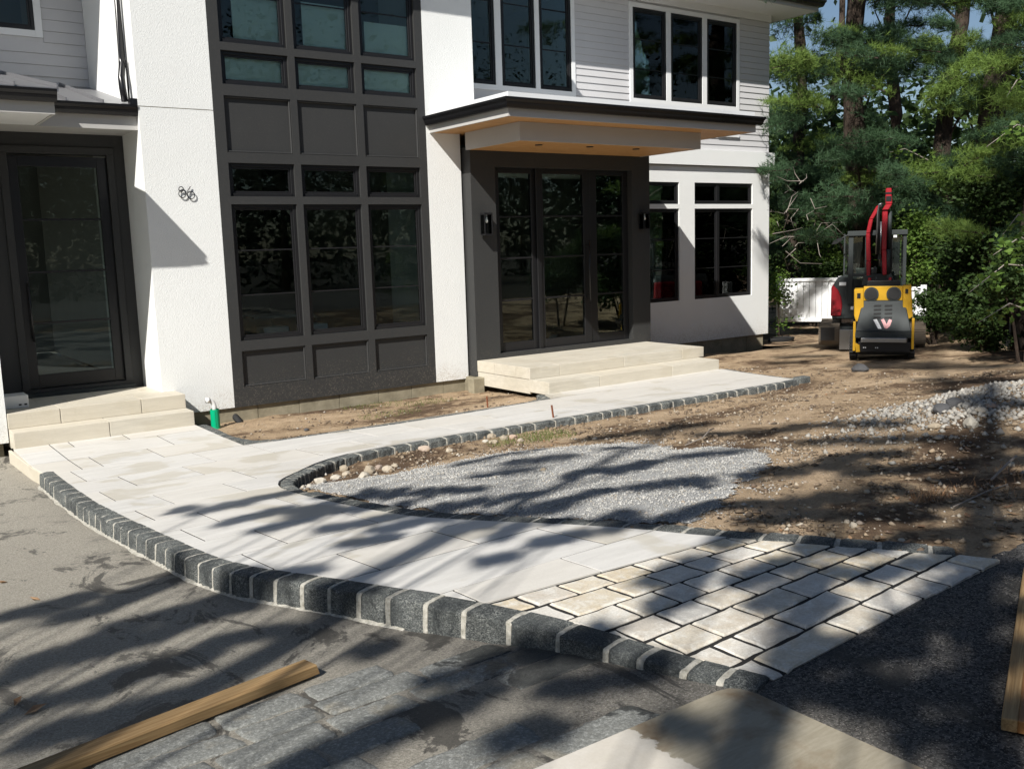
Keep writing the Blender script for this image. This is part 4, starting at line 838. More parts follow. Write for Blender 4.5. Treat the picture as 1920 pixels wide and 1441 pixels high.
# clapboards
def boards(x0, x1, y, z0, z1, ex, holes):
    z = z0; cache = {}
    while z < z1 - .01:
        zt = min(z + ex, z1); segs = [(x0, x1)]
        for a, b, c, d in holes:
            if c < zt - .01 and d > z + .01:
                ns = []
                for s in segs:
                    if a > s[0]: ns.append((s[0], min(s[1], a)))
                    if b < s[1]: ns.append((max(s[0], b), s[1]))
                segs = [s for s in ns if s[1] - s[0] > .03]
        for a, b in segs:
            m = MB(); m.prism([(y + .024, z), (y + .002, z), (y + .016, zt - .0035), (y + .024, zt - .0035)], 'x', a + .002, b - .002); sub(H, m, 'clapboard', m_siding)
        z = zt
hol = [(ug[0][0] - .087, ug[-1][1] + .087, uz[0] - .087, uz[1] + .087), (mg[0][0] - .087, mg[-1][1] + .087, mz2[0] - .087, mz2[1] + .087)]
boards(8.47, XR - .02, YR, BZ1 + .002, FR0, .124, hol)
HB('frieze_board', m_trimw, 8.47, XR + .0, YR - .02, YR + .024, FR0 + .002, FR1)
sub(H, MB().box(X(1345, 255, YR), X(1385, 255, YR), YR - .03, YR + .0, Z(1385, 258.5, YR), Z(1385, 250, YR)), 'light_block', m_trimw, bevel=.004)
# main eave
EX1, EY = XR + .52, YR - .78
HB('eave_soffit', m_trimw, 8.46, EX1, EY, YR + .2, FR1, FR1 + .03); HB('eave_soffit', m_trimw, XR - .02, EX1, YR + .201, 24, FR1, FR1 + .03)
HB('fascia', m_fascia, 8.46, EX1 + .02, EY - .03, EY - .001, FR1 - .01, FR1 + .2); HB('fascia', m_fascia, EX1, EX1 + .02, EY, 24, FR1 - .01, FR1 + .2)
gutter(H, [(8.46, EY - .03), (EX1 + .02, EY - .03), (EX1 + .02, 23)], FR1 + .2, side=-1)
HB('roof', m_roofm, -7, EX1, EY + .01, 24, FR1 + .2, FR1 + .5); HB('roof', m_roofm, 2.6, 9.2, 11.66, EY + 2.2, 5.1 + zc, 5.35 + zc); HB('tower_soffit', m_trimw, 2.6, 9.2, 11.66, EY + .5, 5.06 + zc, 5.099 + zc)
HB('tower_wall', m_stucco, 3.5, 8.4, YF + .25, 14.8, 5.2 + zc - .4, 5.06 + zc)
HB('soffit_vent', m_black, 17.0, 17.25, 14.2, 14.9, FR1 - .06, FR1 - .002)
# ---- left part: entry porch
DZ0 = Z(271, 722, YD); LX1 = 3.42; SOF = 1.59 + zc
dgx = (X(41.6, 400, YD + .03), X(189, 400, YD + .03)); dgz = (Z(140, 697, YD + .03), Z(110, 313, YD + .03)); dx0, dx1 = dgx[0] - .12, dgx[1] + .12; dz0, dz1 = dgz[0] - .16, dgz[1] + .13
wall('door_surround', m_dark, 1.2, LX1 - .001, DZ0 - .03, SOF + .05, YD, .16, [(dx0 - .03, dx1 + .03, dz0 - .02, dz1 + .03)])
door(dx0, dx1, dz0, dz1, YD + .03, *dgx, *dgz, (Z(110, 411.5, YD), Z(110, 509, YD), Z(110, 604, YD)), 'door', (dgx[0] - .045 + .02, Z(68, 640, YD), Z(68, 530, YD)))
sub(H, MB().box(dx0 - .09, dx0 - .0, YD - .03, YD - .001, dz0 - .02, dz1 + .03).box(dx1 + .0, dx1 + .09, YD - .03, YD - .001, dz0 - .02, dz1 + .03).box(dx0 - .09, dx1 + .09, YD - .03, YD - .001, dz1 + .03, dz1 + .12), 'door_casing', m_dark, bevel=.004)
HB('door_sill', m_mgrey, dx0 - .1, dx1 + .1, YD - .10, YD + .05, DZ0 - .02, DZ0 + .05)
HB('pier', m_stucco, -6, 1.545, 12.2, YD + .3, Z(15, 830, 12.2), SOF + .3)
HB('porch_soffit', m_fascia, -6, LX1 - .001, 12.72, YD - .001, SOF, SOF + .02); HB('porch_soffit', m_trimw, -6, 2.26, 11.62, 12.718, SOF - .005, SOF + .018)
HB('fascia', m_fascia, 2.262, LX1 - .001, 12.69, 12.719, SOF - .014, SOF + .28); HB('fascia', m_fascia, -6, 2.24, 11.59, 11.619, SOF - .02, SOF + .24); HB('fascia', m_fascia, 2.24, 2.261, 11.59, 12.69, SOF - .02, SOF + .24)
gutter(H, [(2.28, 12.69), (LX1 - .012, 12.69)], SOF + .28, side=-1); gutter(H, [(-6, 11.59), (2.28, 11.59)], SOF + .235, side=-1)
zr0, zr1, sl_ = SOF + .285, SOF + .285 + .235 * 2.33, .235
sub(H, MB().loft([[(2.27, 12.62, zr0), (2.27, 15.0, zr0 + sl_ * 2.38), (2.27, 15.0, zr0 + sl_ * 2.38 - .03), (2.27, 12.62, zr0 - .03)], [(LX1 - .002, 12.62, zr0), (LX1 - .002, 15.0, zr0 + sl_ * 2.38), (LX1 - .002, 15.0, zr0 + sl_ * 2.38 - .03), (LX1 - .002, 12.62, zr0 - .03)]]), 'metal_roof', m_roofm)
za = SOF + .25
sub(H, MB().loft([[(-6, 11.5, za), (-6, 15.0, za + .20 * 3.5), (-6, 15.0, za + .20 * 3.5 - .03), (-6, 11.5, za - .04)], [(2.30, 11.5, za), (2.30, 15.0, za + .20 * 3.5), (2.30, 15.0, za + .20 * 3.5 - .03), (2.30, 11.5, za - .04)]]), 'metal_roof', m_roofm)
rx = atz(189.6, 195.6, zr0)[0]
for k in range(-1, 3):
    x = rx + k * .42
    if 2.3 < x < 3.4: sub(H, MB().loft([[(x - .008, 12.61, zr0), (x + .008, 12.61, zr0), (x + .008, 12.61, zr0 + .04), (x - .008, 12.61, zr0 + .04)], [(x - .008, 15, zr0 + sl_ * 2.39), (x + .008, 15, zr0 + sl_ * 2.39), (x + .008, 15, zr0 + sl_ * 2.39 + .04), (x - .008, 15, zr0 + sl_ * 2.39 + .04)]]), 'standing_seam', m_roofm)
for x in (2.29, 1.87, 1.45): sub(H, MB().loft([[(x - .008, 11.49, za), (x + .008, 11.49, za), (x + .008, 11.49, za + .04), (x - .008, 11.49, za + .04)], [(x - .008, 15, za + .2 * 3.51), (x + .008, 15, za + .2 * 3.51), (x + .008, 15, za + .2 * 3.51 + .04), (x - .008, 15, za + .2 * 3.51 + .04)]]), 'standing_seam', m_roofm)
HB('flashing', m_gutter, LX1 - .02, LX1 - .003, 12.7, 15.0, zr0 + .02, zr0 + .03); 
zu = Z(166, 152, YL)
wz0 = Z(40, 62, YL); wxr = X(64, 40, YL)
wall('upper_wall', m_siding, -6, LX1, zu - .6, 6.9, YL + .025, .16, [(wxr - 1.1, wxr, wz0 + .05, wz0 + 1.9)])
boards(-1.0, LX1 - .001, YL, zu + .02, 6.4, .155, [(wxr - 1.19, wxr + .10, wz0 - .05, wz0 + 2.0)])
window(wxr - 1.1, wxr, wz0 + .05, wz0 + 1.9, YL); 
sub(H, MB().box(wxr + .001, wxr + .095, YL - .015, YL + .024, wz0 - .04, wz0 + 2.0).box(wxr - 1.18, wxr, YL - .015, YL + .024, wz0 - .04, wz0 + .049), 'window_trim', m_trimw)
# downspouts
xd = 3.36; yd = 12.92
sub(H, MB().tube([(xd, yd, 6.9), (xd, yd, 2.50 + zc), (xd - .01, yd - .02, 2.40 + zc), (xd - .06, yd - .13, 2.22 + zc), (xd - .06, yd - .14, 2.10 + zc), (xd - .05, yd - .16, 1.93 + zc)], .042, 10), 'downspout', m_gutter, smooth=True)
sub(H, MB().tube([(xd + .03, yd - .06, 2.45 + zc), (xd + .03, yd - .06, 1.95 + zc)], .012, 8), 'conduit', m_gutter)
sub(H, MB().box(3.33, 3.415, 12.60, 12.70, SOF + .25, SOF + .36), 'gutter_end', m_gutter)
# house number 86 in thin black rings
def ring(cx, cz, r, w_=.008, y=YF - .022): return [(cx + r * math.cos(a / 20 * 6.2832), y, cz + r * math.sin(a / 20 * 6.2832)) for a in range(21)]
n8x, n8z = X(341, 363, YF), Z(341, 363, YF); n6x, n6z = X(357, 363, YF), Z(357, 366, YF)
sub(H, MB().tube(ring(n8x, n8z - .005, .047), .006, 6).tube(ring(n8x - .012, n8z + .055, .030), .006, 6).tube([(n8x, YF - .022, n8z - .05), (n8x, YF, n8z - .05)], .004, 6), 'house_number_eight', m_black)
sub(H, MB().tube(ring(n6x, n6z - .0, .047), .006, 6).tube([(n6x - .046, YF - .022, n6z + .005), (n6x - .035, YF - .022, n6z + .06), (n6x + .0, YF - .022, n6z + .11)], .006, 6).tube([(n6x, YF - .022, n6z - .045), (n6x, YF, n6z - .045)], .004, 6), 'house_number_six', m_black)
# ---- interiors
F0, F1, F2 = DZ0, 2.05 + zc, 4.75 + zc
HB('floor', m_floor, 3.6, 16.7, YR + .25, 20, F0 - .12, F0 - .02); HB('floor', m_floor, 4.4, 7.55, YF + .22, YR + .249, F0 - .12, F0 - .02); HB('floor', m_room, 1.2, 3.4, YD + .3, 20, F0 - .12, F0 - .02); HB('floor', m_room, -6, 8.4, 15.3, 20, F1 - .2, F1); HB('floor', m_room, 8.62, 16.8, YR + .2, 20, F1 - .2, F1); HB('floor', m_room, 4.4, 7.55, YF + .21, 15.2, rowz['mid'][0] + .25, rowz['mid'][0] + .45)
HB('inner_wall', m_room, -6, 16.8, 19.9, 20, F0, F2); HB('inner_wall', m_room, 7.8, 7.9, YR, 19.8, F0, F2); HB('inner_wall', m_room, 12.2, 12.3, YR + .3, 18, F0, F2); HB('inner_wall', m_room, 3.45, 3.55, 15.3, 19.8, F0, F2)
HB('ceiling', m_room, -6, 16.8, 15.3, 20, F2, F2 + .1); HB('stair', m_floor, 9.6, 10.8, 16.4, 18.4, F0, F0 + .9); HB('stair', m_floor, 9.6, 10.8, 17.2, 18.4, F0 + .9, F0 + 1.8)
# roller shades behind the upper windows
for i, (a, b) in enumerate(COLS):
    z0, z1 = rowz['small']; HB('roller_shade', m_blind, a + .02, b - .02, YF + .115, YF + .119, z0 + .01, z1 - .05)
    z0, z1 = rowz['top']; HB('roller_shade', m_blind, a + (.12, .10, .07)[i] * 1.9, b - .03, YF + .115, YF + .119, z0 + .01, z0 + (.62, .66, .5)[i])
for i, (a, b) in enumerate(ug):
    if i: HB('roller_shade', m_blind, a + .13, b - .1, YR + .10, YR + .104, uz[0] + .02, uz[0] + (0, .55, .5)[i])
HB('table', m_room, 5.4, 6.4, 14.4, 15.2, F0 + .72, F0 + .76); HB('seat', m_trimw, 5.35, 5.75, 13.9, 14.2, F0 + .45, F0 + .62); HB('seat', m_trimw, 6.0, 6.4, 13.9, 14.2, F0 + .45, F0 + .62)

# ================================================================ STONE STEPS
def stoop(label, xa, xb, y1, y2, yb, z0, z1, z2, c1_, c2_, cs=(), yb2=None, rx2=None):
    root = empty('stone_steps', (xa, y1, z0), label=label, cat='steps', group='limestone entry steps'); rx2 = rx2 or xb
    def blk(n, x0, x1, ya, ybk, za, zb, bev=.006): o = MB().box(x0 - xa, x1 - xa, ya - y1, ybk - y1, za - z0, zb - z0).build(n, m_step, root, bevel=bev, seg=2)
    cx = [xa] + list(c1_) + [rx2]; g = .0035
    for a, b in zip(cx[:-1], cx[1:]): blk('step_stone', a + g, b - g, y1, y2 + .02, z0 - .02, z1)
    blk('riser_stone', xa + .012, xa + .06, y2 + .022, yb, z0 - .05, z1 - .003); blk('riser_stone', rx2 - .06, rx2 - .012, y2 + .022, yb, z0 - .3, z1 - .003)
    cx = [xa] + list(c2_) + [xb]
    for a, b in zip(cx[:-1], cx[1:]): blk('step_stone', a + g, b - g, y2 - .0, y2 + .36, z1 + .001, z2)
    # platform slabs behind the nosing
    yy = [y2 + .36] + list(cs) + [yb]
    for r, (ya, ye) in enumerate(zip(yy[:-1], yy[1:])):
        xs = [xa] + [xa + (xb - xa) * q for q in ((.36, .7), (.22, .55, .83), (.45, .8))[r % 3]] + [xb]
        for a, b in zip(xs[:-1], xs[1:]): blk('platform_slab', a + g, b - g, ya + g, ye - g, z1 + .001, z2 - .0005, .003)
    return root
R1, R2 = 1.9202 - 0, 0
zS0 = 0.0; zS1 = Z(1020, 718.6, STEPY); zS2 = 0.3345
main_c1 = [X(v / 2.909 + 800, 380 + 985 / 2.909, STEPY) for v in (945, 1340)]; Y2 = 11.0
main_c2 = [X(v / 2.909 + 800, 380 + 900 / 2.909, Y2) for v in (725, 1077, 1395)]
stoop('wide two step limestone stoop in front of the black double entry door', 8.2, 11.86, STEPY, Y2, YS - .003, .0, zS1, zS2, main_c1, main_c2, (11.9,), rx2=11.74)
LY2 = 12.17; zl0, zl1, zl2 = 0.0, .181, DZ0
lc1 = [X(860 / 4.174, 700 + 435 / 4.174, LSTEPY)]; lc2 = [X(475 / 4.174, 700 + 330 / 4.174, LY2), X(1108 / 4.174, 700 + 255 / 4.174, LY2)]
stoop('narrower limestone steps up to the glass door at the left edge of the house', 1.55, 3.59, LSTEPY, LY2, YD - .11, zl0, zl1, zl2, lc1, lc2, (12.9,))
# white box on the landing
bp = atz(30, 766, DZ0)
bo = MB().box(-.62, 0, 0, .30, 0, .15).build('cardboard_box', m_pipew, None, bevel=.006, label='low white box resting on the limestone landing beside the left pillar', cat='box'); _bx = atz(55, 763, DZ0); bo.location = (_bx[0], _bx[1], DZ0 + .001)
for i in range(2): 
    m = MB().box(-.11 + i * .06, -.08 + i * .06, -.0015, -.0005, .03, .05); o = m.build('printed_mark', m_black, bo)
# green drain pipe with white elbow
gp = hit(405, 803, gz); gzz = gz(*gp); gr = empty('drain_pipe', (gp[0], gp[1], gzz), label='short upright green plastic pipe with a white elbow at the house corner', cat='pipe')
MB().tube([(0, 0, -.15), (0, 0, .26)], .058, 20, cap=False).tube([(0, 0, .255), (0, 0, -.1)], .052, 20, cap=False).build('pipe', m_green, gr, smooth=True)
MB().tube([(0, 0, .15), (0, 0, .30), (-.012, 0, .345), (-.045, 0, .375), (-.085, -.005, .385)], .030, 12).tube([(-.06, -.003, .384), (-.105, -.006, .386)], .037, 12).build('elbow', m_pipew, gr, smooth=True)
for k in range(11): MB().box(-.016, -.012, -.0595, -.058, .03 + k * .019, .041 + k * .019).build('printed_mark', m_mgrey, gr)
pp = hit(445, 790, gz); MB().tube([(0, -.22, -.03), (0, .0, .05), (0, .3, .11)], .045, 14).build('drain_hose', m_rubber, None, smooth=True, label='black flexible drain hose coming out of the foundation beside the green pipe', cat='hose').location = (pp[0], pp[1] + .1, gz(*pp) + .02)

# ================================================================ FENCE, MACHINES
def facing(u, v, z=-.02):
    x, y, _ = atz(u, v, z); L = math.hypot(x, y); bx_, by_ = x / L, y / L; fwd = w2(RM[2]); depth = Vector((x, y, z - CAMZ)).dot(fwd)
    return (x, y, z), math.atan2(-bx_, by_), depth / FPX
# white vinyl fence behind the machines
loc, rz, mpp = facing(1515, 606, .06)
mpp *= 1.0
def fence(u0, u1, vt, vb, lab):
    (x, y, z), rz, s = facing((u0 + u1) / 2, vb, .08); w_ = (u1 - u0) * s; h = (vb - vt) * s
    f = empty('vinyl_fence', (x, y, z), rz, label=lab, cat='fence', group='white vinyl fencing at the edge of the woods'); n = int(w_ / .14); bw = w_ / n
    for i in range(n): MB().box(-w_ / 2 + i * bw + .004, -w_ / 2 + (i + 1) * bw - .004, 0, .025, 0, h).build('fence_board', m_trimw, f)
    MB().box(-w_ / 2, w_ / 2, -.03, .05, h, h + .08).build('rail', m_trimw, f, bevel=.005); MB().box(-w_ / 2, w_ / 2, -.02, -.002, 0, .09).build('rail', m_trimw, f, bevel=.005)
    for px_ in (-w_ / 2 - .06, w_ / 2 - .06): MB().box(px_, px_ + .12, -.05, .07, 0, h + .12).build('post', m_trimw, f, bevel=.006)
fence(1462, 1572, 528, 603, 'white vinyl board fence left of the excavator, behind the house corner')
fence(1698, 1728, 545, 618, 'short piece of white vinyl fence showing just right of the yellow loader')
def machine_frame(u, v, z=-.02):
    (x, y, z), rz, s = facing(u, v, z); return x, y, z, rz, s, (lambda a, b: ((a - u) * s, (v - b) * s))
# --- stand-on loader, yellow and dark grey, seen from behind
x, y, z, rz, s, Q = machine_frame(1653, 671)
L_ = empty('compact_loader', (x, y, z), rz, label='yellow and dark grey stand-on loader with a red and white emblem, nearest of the machines', cat='loader')
def B(name, mat, u0, v0, u1, v1, y0, y1, bev=.008, par=None, **k):
    (a, d), (b, c) = Q(u0, v0), Q(u1, v1); return MB().box(min(a, b), max(a, b), y0, y1, min(c, d), max(c, d)).build(name, mat, par or L_, bevel=bev, seg=2, **k)
def PR_(name, mat, pts, y0, y1, bev=0.0, par=None): return MB().prism([Q(*p) for p in pts], 'y', y0, y1).build(name, mat, par or L_, bevel=bev)
sp = PR_('side_post', m_yellow, [(1602.5, 541), (1619, 540), (1620.8, 598), (1607, 601), (1603.5, 590)], -.25, .25, .01); MB().box(Q(1608, 0)[0], Q(1614, 0)[0], -.262, -.2505, Q(0, 557)[1], Q(0, 548)[1]).build('slot', m_black, sp)
sp = PR_('side_post', m_yellow, [(1686, 536), (1700, 534), (1704, 592), (1697, 596), (1687, 594)], -.25, .25, .01); MB().box(Q(1690, 0)[0], Q(1695, 0)[0], -.262, -.2505, Q(0, 549)[1], Q(0, 541)[1]).build('slot', m_black, sp)
B('cross_plate', m_yellow, 1619, 536, 1686, 562, -.18, -.10)
for uu in (1632.5, 1671): 
    a, c = Q(uu, 550); MB().tube([(a, -.21, c), (a, -.17, c)], .118, 24).build('fan_grille', m_mgrey, L_); MB().tube([(a, -.222, c), (a, -.212, c)], .095, 24).build('fan', m_rubber, L_)
hood = MB().loft([[(Q(u_, 0)[0], yy, Q(0, v_)[1]) for u_, yy, v_ in ((1618, -.2, 562), (1690, -.2, 562), (1690, .4, 562), (1618, .4, 562))], [(Q(u_, 0)[0], yy, Q(0, v_)[1]) for u_, yy, v_ in ((1606, -.42, 617), (1702, -.42, 617), (1702, .4, 617), (1606, .4, 617))]]).build('engine_hood', m_mgrey, L_, bevel=.012)
def onhood(pts, mat, name):
    P = []
    for u_, v_ in pts: t_ = (v_ - 562) / 55; P.append((Q(u_, 0)[0], -.2 - .22 * t_ - .004, Q(0, v_)[1]))
    n = len(P); MB().loft([P, [(a, b + .012, c) for a, b, c in P]]).build(name, mat, hood)
for r in range(4):
    for c0, c1_ in ((1637.5, 1650), (1656, 1669)): v_ = 570 + r * 7; onhood([(c0, v_), (c1_, v_ - .5), (c1_, v_ + 3), (c0, v_ + 3.5)], m_rubber, 'vent_slot')
onhood([(1637, 596), (1643, 595), (1652, 612), (1645.5, 612)], m_trimw, 'emblem_bar')
onhood([(1650, 596), (1655, 594.5), (1660, 604), (1657, 611)], m_red, 'emblem_check'); onhood([(1657, 611), (1660, 604), (1664, 595), (1669, 597), (1666, 607), (1661, 612)], m_red, 'emblem_check')
B('rear_bumper', m_mgrey, 1606, 617, 1702, 628, -.50, .3); B('step_plate', m_steel, 1617, 627, 1694, 635, -.62, -.30); B('stand_platform', m_black, 1612, 635, 1700, 653, -.56, .3)
for k in range(4): B('bolt', m_trimw, 1621 + k * 3.2 + (k > 1) * 14, 644, 1623 + k * 3.2 + (k > 1) * 14, 646, -.566, -.5605, 0)
B('lift_arm', m_yellow, 1603, 598, 1607.5, 652, -.5, -.44); B('lift_arm', m_yellow, 1702, 592, 1706.5, 648, -.5, -.44)
PR_('hook', m_yellow, [(1607, 636), (1615, 640), (1616, 653), (1609, 653)], -.60, -.55, .004)
for u0, u1 in ((1597.5, 1609), (1699, 1708)):
    (a, _), (b, _2) = Q(u0, 0), Q(u1, 0); n = 26; ring = []
    for k in range(n): an = k / n * 6.2832; ring.append((.1 + .55 * math.cos(an), .215 + .215 * math.sin(an) * (1 + .0 * k)))
    tk = MB().prism(ring, 'x', a, b).build('track', m_rubber, L_, bevel=.02)
    for k in range(0, n): an = k / n * 6.2832; cy, cz = .1 + .555 * math.cos(an), .215 + .22 * math.sin(an); MB().box(a - .006, b + .006, cy - .018, cy + .018, cz - .018, cz + .018).build('track_lug', m_rubber, tk)
B('undercarriage', m_black, 1609, 640, 1699, 662, -.2, .6); B('control_stand', m_black, 1625, 527, 1682, 537, .0, .2)
for uu in (1640, 1668): a, c = Q(uu, 527); MB().tube([(a, .1, c - .05), (a, .06, c + .06)], .012, 8).build('lever', m_black, L_, smooth=True)
# --- mini excavator
x, y, z, rz, s, Q = machine_frame(1620, 646)
EX = empty('mini_excavator', (x, y, z), rz, label='red and black tracked mini excavator with its boom folded upright, behind the yellow loader', cat='excavator')
def B2(*a, **k): return B(*a, par=k.pop('par', EX), **k)
def trk(u0, u1):
    (a, _), (b, _2) = Q(u0, 0), Q(u1, 0); n = 30; ring = []
    for k in range(n):
        an = k / n * 6.2832; cx = .55 if math.cos(an) > 0 else -.55; ring.append((.55 + cx + .2 * math.cos(an), .21 + .2 * math.sin(an)))
    t_ = MB().prism(ring, 'x', a, b).build('track', m_track, EX, bevel=.01)
    for k in range(n):
        c_, d_2 = ring[k]; MB().box(a - .008, b + .008, c_ - .03, c_ + .03, d_2 - .015, d_2 + .015).build('track_shoe', m_track, t_)
    MB().box(a + .04, b - .04, -.16, 1.26, .06, .34).build('track_frame', m_mgrey, t_)
trk(1540, 1576); trk(1688, 1724)
MB().box(Q(1543, 0)[0], Q(1568, 0)[0], -.235, -.205, Q(0, 636)[1], Q(0, 612)[1]).build('track_opening', m_black, EX)
B2('undercarriage', m_mgrey, 1576, 612, 1690, 632, .2, .9); B2('dozer_blade', m_steel, 1577, 614, 1602, 651, -.42, -.36); B2('dozer_blade', m_steel, 1602, 616, 1695, 651, -.42, -.38)
B2('turntable', m_mgrey, 1600, 600, 1680, 612, .1, 1.0)
body = PR_('upper_body', m_mgrey, [(1562, 598), (1561, 540), (1568, 525), (1583, 519), (1600, 522), (1690, 540), (1695, 560), (1694, 598)], 0, 1.25, .02, EX)
PR_('counterweight_panel', m_red, [(1559.5, 592), (1560, 538), (1563, 534), (1572, 543), (1578, 557), (1580, 572), (1578, 592)], -.03, 1.1, .015, EX)
B2('marker_light', m_trimw, 1574, 529, 1586, 535, -.02, -.001, 0)
B2('marker_light', m_trimw, 1595, 574, 1600, 580, -.02, -.001, 0)
# cab
cab = empty('cab', (0, 0, 0), parent=EX)
def CB(name, mat, *a, **k): return B(name, mat, *a, par=cab, **k)
for u0, u1 in ((1589, 1597.5), (1683, 1689)): CB('cab_post', m_mgrey, u0, 437, u1, 570, -.02, .05); CB('cab_post', m_mgrey, u0, 437, u1, 570, .9, .97)
CB('cab_roof', m_mgrey, 1587, 435, 1690, 444, -.06, 1.02); CB('cab_post', m_mgrey, 1618, 444, 1622, 560, -.03, .03)
CB('window_pane', m_glass, 1597.5, 446, 1618, 514, .0, .008, bev=0); CB('cab_rail', m_mgrey, 1597, 513, 1620, 519, -.02, .04); CB('window_pane', m_glass, 1597.5, 519, 1618, 556, .0, .008, bev=0)
CB('window_pane', m_glass, 1665, 446, 1683, 560, .0, .008, bev=0); CB('cab_door', m_black, 1647, 445, 1678, 556, .03, .09); CB('seat', m_black, 1602, 505, 1640, 560, .45, .6)
CB('side_glass', m_glass, 1580.5, 444, 1588, 520, .3, .308, bev=0); CB('cab_post', m_mgrey, 1580, 440, 1583, 522, .29, .34)
MB().tube([(Q(1589, 0)[0], -.05, Q(0, 441)[1]), (Q(1578, 0)[0], -.1, Q(0, 447)[1])], .012, 6).build('mirror_arm', m_black, EX)
PR_('mirror', m_black, [(1559, 459), (1564, 450), (1578, 446), (1579, 451), (1568, 458)], -.12, -.08, .006, EX)
# boom, stick, cylinders
def beam(name, mat, pts, hw, y0, y1, bev=.012):
    L1, L2 = [], []
    for i, (u_, v_, w_) in enumerate(pts): L1.append((u_ - w_ * .78, v_)); L2.append((u_ + w_ * .78, v_))
    for i in range(len(pts) - 1):
        PR_(name, mat, [L1[i], L2[i], L2[i + 1], L1[i + 1]], y0, y1, bev, EX)
beam('boom', m_red, [(1625, 522, 4), (1624.5, 490, 5), (1622.5, 440, 4.5), (1627, 415, 4.5), (1640, 391, 5)], 0, -.30, -.14)
beam('boom', m_red, [(1652, 515, 4.5), (1650, 470, 5), (1650, 400, 6)], 0, -.46, -.26)
beam('stick', m_red, [(1650, 400, 7), (1656, 390, 7), (1655, 372, 6.5), (1655, 362, 6)], 0, -.50, -.30)
for a, b, c, d in ((1650, 369, 1660, 372), (1651, 376, 1660, 385)): B('link_pin', m_black, a, b, c, d, -.506, -.499, 0, EX)
for u_, v0, v1, r in ((1658.5, 402, 470, .035), (1657, 470, 515, .045), (1644, 420, 500, .028)):
    a, c = Q(u_, v0); _, e_ = Q(u_, v1); MB().tube([(a, -.36, c), (a, -.30, e_)], r, 12).build('hydraulic_cylinder', m_mgrey if r > .03 else m_steel, EX, smooth=True)
for off in (0, 2.4, 4.6):
    pts = [(Q(1637 + off, 0)[0], -.42, Q(0, v_)[1]) for v_ in (478, 440)] + [(Q(1640 + off * .3 - 2, 0)[0], -.44, Q(0, 402)[1]), (Q(1640, 0)[0], -.45, Q(0, 389 + off)[1]), (Q(1645, 0)[0], -.45, Q(0, 388 + off)[1])]
    MB().tube(pts, .016, 8).build('hydraulic_hose', m_rubber if off else m_steel, EX, smooth=True)
for k, (u_, v_) in enumerate(((1640, 478), (1645, 490), (1633, 500))): B('hose_clamp', m_mgrey, u_, v_, u_ + 5, v_ + 9, -.36, -.30, .004, EX)
B('work_light', m_trimw, 1666, 441, 1672, 449, -.05, -.03, .003, EX); PR_('boom_foot', m_mgrey, [(1613, 534), (1616, 518), (1636, 514), (1664, 514), (1672, 534)], -.34, .0, .01, EX)
for u_ in (1627, 1662): MB().tube([(Q(u_, 0)[0], -.36, Q(0, 520)[1]), (Q(u_ - 1, 0)[0], -.38, Q(0, 540)[1])], .03, 8).build('pin', m_red, EX)
# hose pile at house corner
p = atz(1465, 628, -.12); hpts = [(math.cos(a * .35) * (.35 + .02 * math.sin(a)), math.sin(a * .35) * .2, .04 + .02 * (a // 18)) for a in range(54)]
MB().tube(hpts, .022, 6).build('hose_coil', m_rubber, None, smooth=True, label='dark coiled hose on the ground by the far corner of the house', cat='hose').location = (p[0], p[1], gz(p[0], p[1]) + .01)

# ================================================================ TREES
def needles(cent, dirs, n, ln, wd, spread=.9):
    """thin triangles radiating from each centre around a direction"""
    N = len(cent); c = np.repeat(cent, n, 0); d = np.repeat(dirs, n, 0) + rng.normal(0, spread, (N * n, 3)) ; d /= np.linalg.norm(d, axis=1)[:, None]
    l = ln * rng.uniform(.6, 1.25, (N * n, 1)); side = np.cross(d, rng.normal(0, 1, (N * n, 3))); side /= np.linalg.norm(side, axis=1)[:, None] + 1e-9
    V = np.stack([c - side * wd, c + side * wd, c + d * l], 1); return V
def leafquads(cent, sz, up=.4):
    N = len(cent); d = rng.normal(0, 1, (N, 3)); d[:, 2] *= .5; d /= np.linalg.norm(d, axis=1)[:, None]; nrm = rng.normal(0, 1, (N, 3)) + np.array([0, 0, up * 2.2]); side = np.cross(d, nrm); side /= np.linalg.norm(side, axis=1)[:, None] + 1e-9
    s = sz * rng.uniform(.6, 1.3, (N, 1)); return np.stack([cent - d * s * .5, cent + side * s * .33, cent + d * s * .6, cent - side * s * .33], 1)
def vm(name, V, mat, parent=None, **k):
    n = V.shape[1]; F = np.arange(V.shape[0] * n, dtype=np.int32).reshape(-1, n); return npmesh(name, V.reshape(-1, 3), F, mat, parent, **k)
def p3(u, v, dist):
    d = ray(u, v); h = math.hypot(d[0], d[1]); t = dist / h; return np.array([d[0] * t, d[1] * t, CAMZ + d[2] * t])
def tubes(name, paths, mat, parent):
    m = MB()
    for pts, rr in paths: m.tube(pts, rr, 5, cap=False)
    return m.build(name, mat, parent, recalc=False, smooth=True, kind='stuff')
TREES = [  # bearing px, distance, trunk radius, lean x, label
    (1606, 24, .27, -.02, 'tall dark trunked pine left of the excavator boom'), (1752, 27, .22, .10, 'pine with a leaning trunk behind the yellow loader'), (1858, 22, .26, .01, 'thick trunked pine toward the right edge with a sunlit patch of bark'),
    (1492, 30, .20, .0, 'pine standing just past the far corner of the house'), (1672, 34, .22, -.03, 'slender pine far back between two thicker trunks'), (1945, 19, .24, -.03, 'nearest pine at the right edge of the picture'), (1560, 38, .2, .02, 'distant pine behind the white fence')]
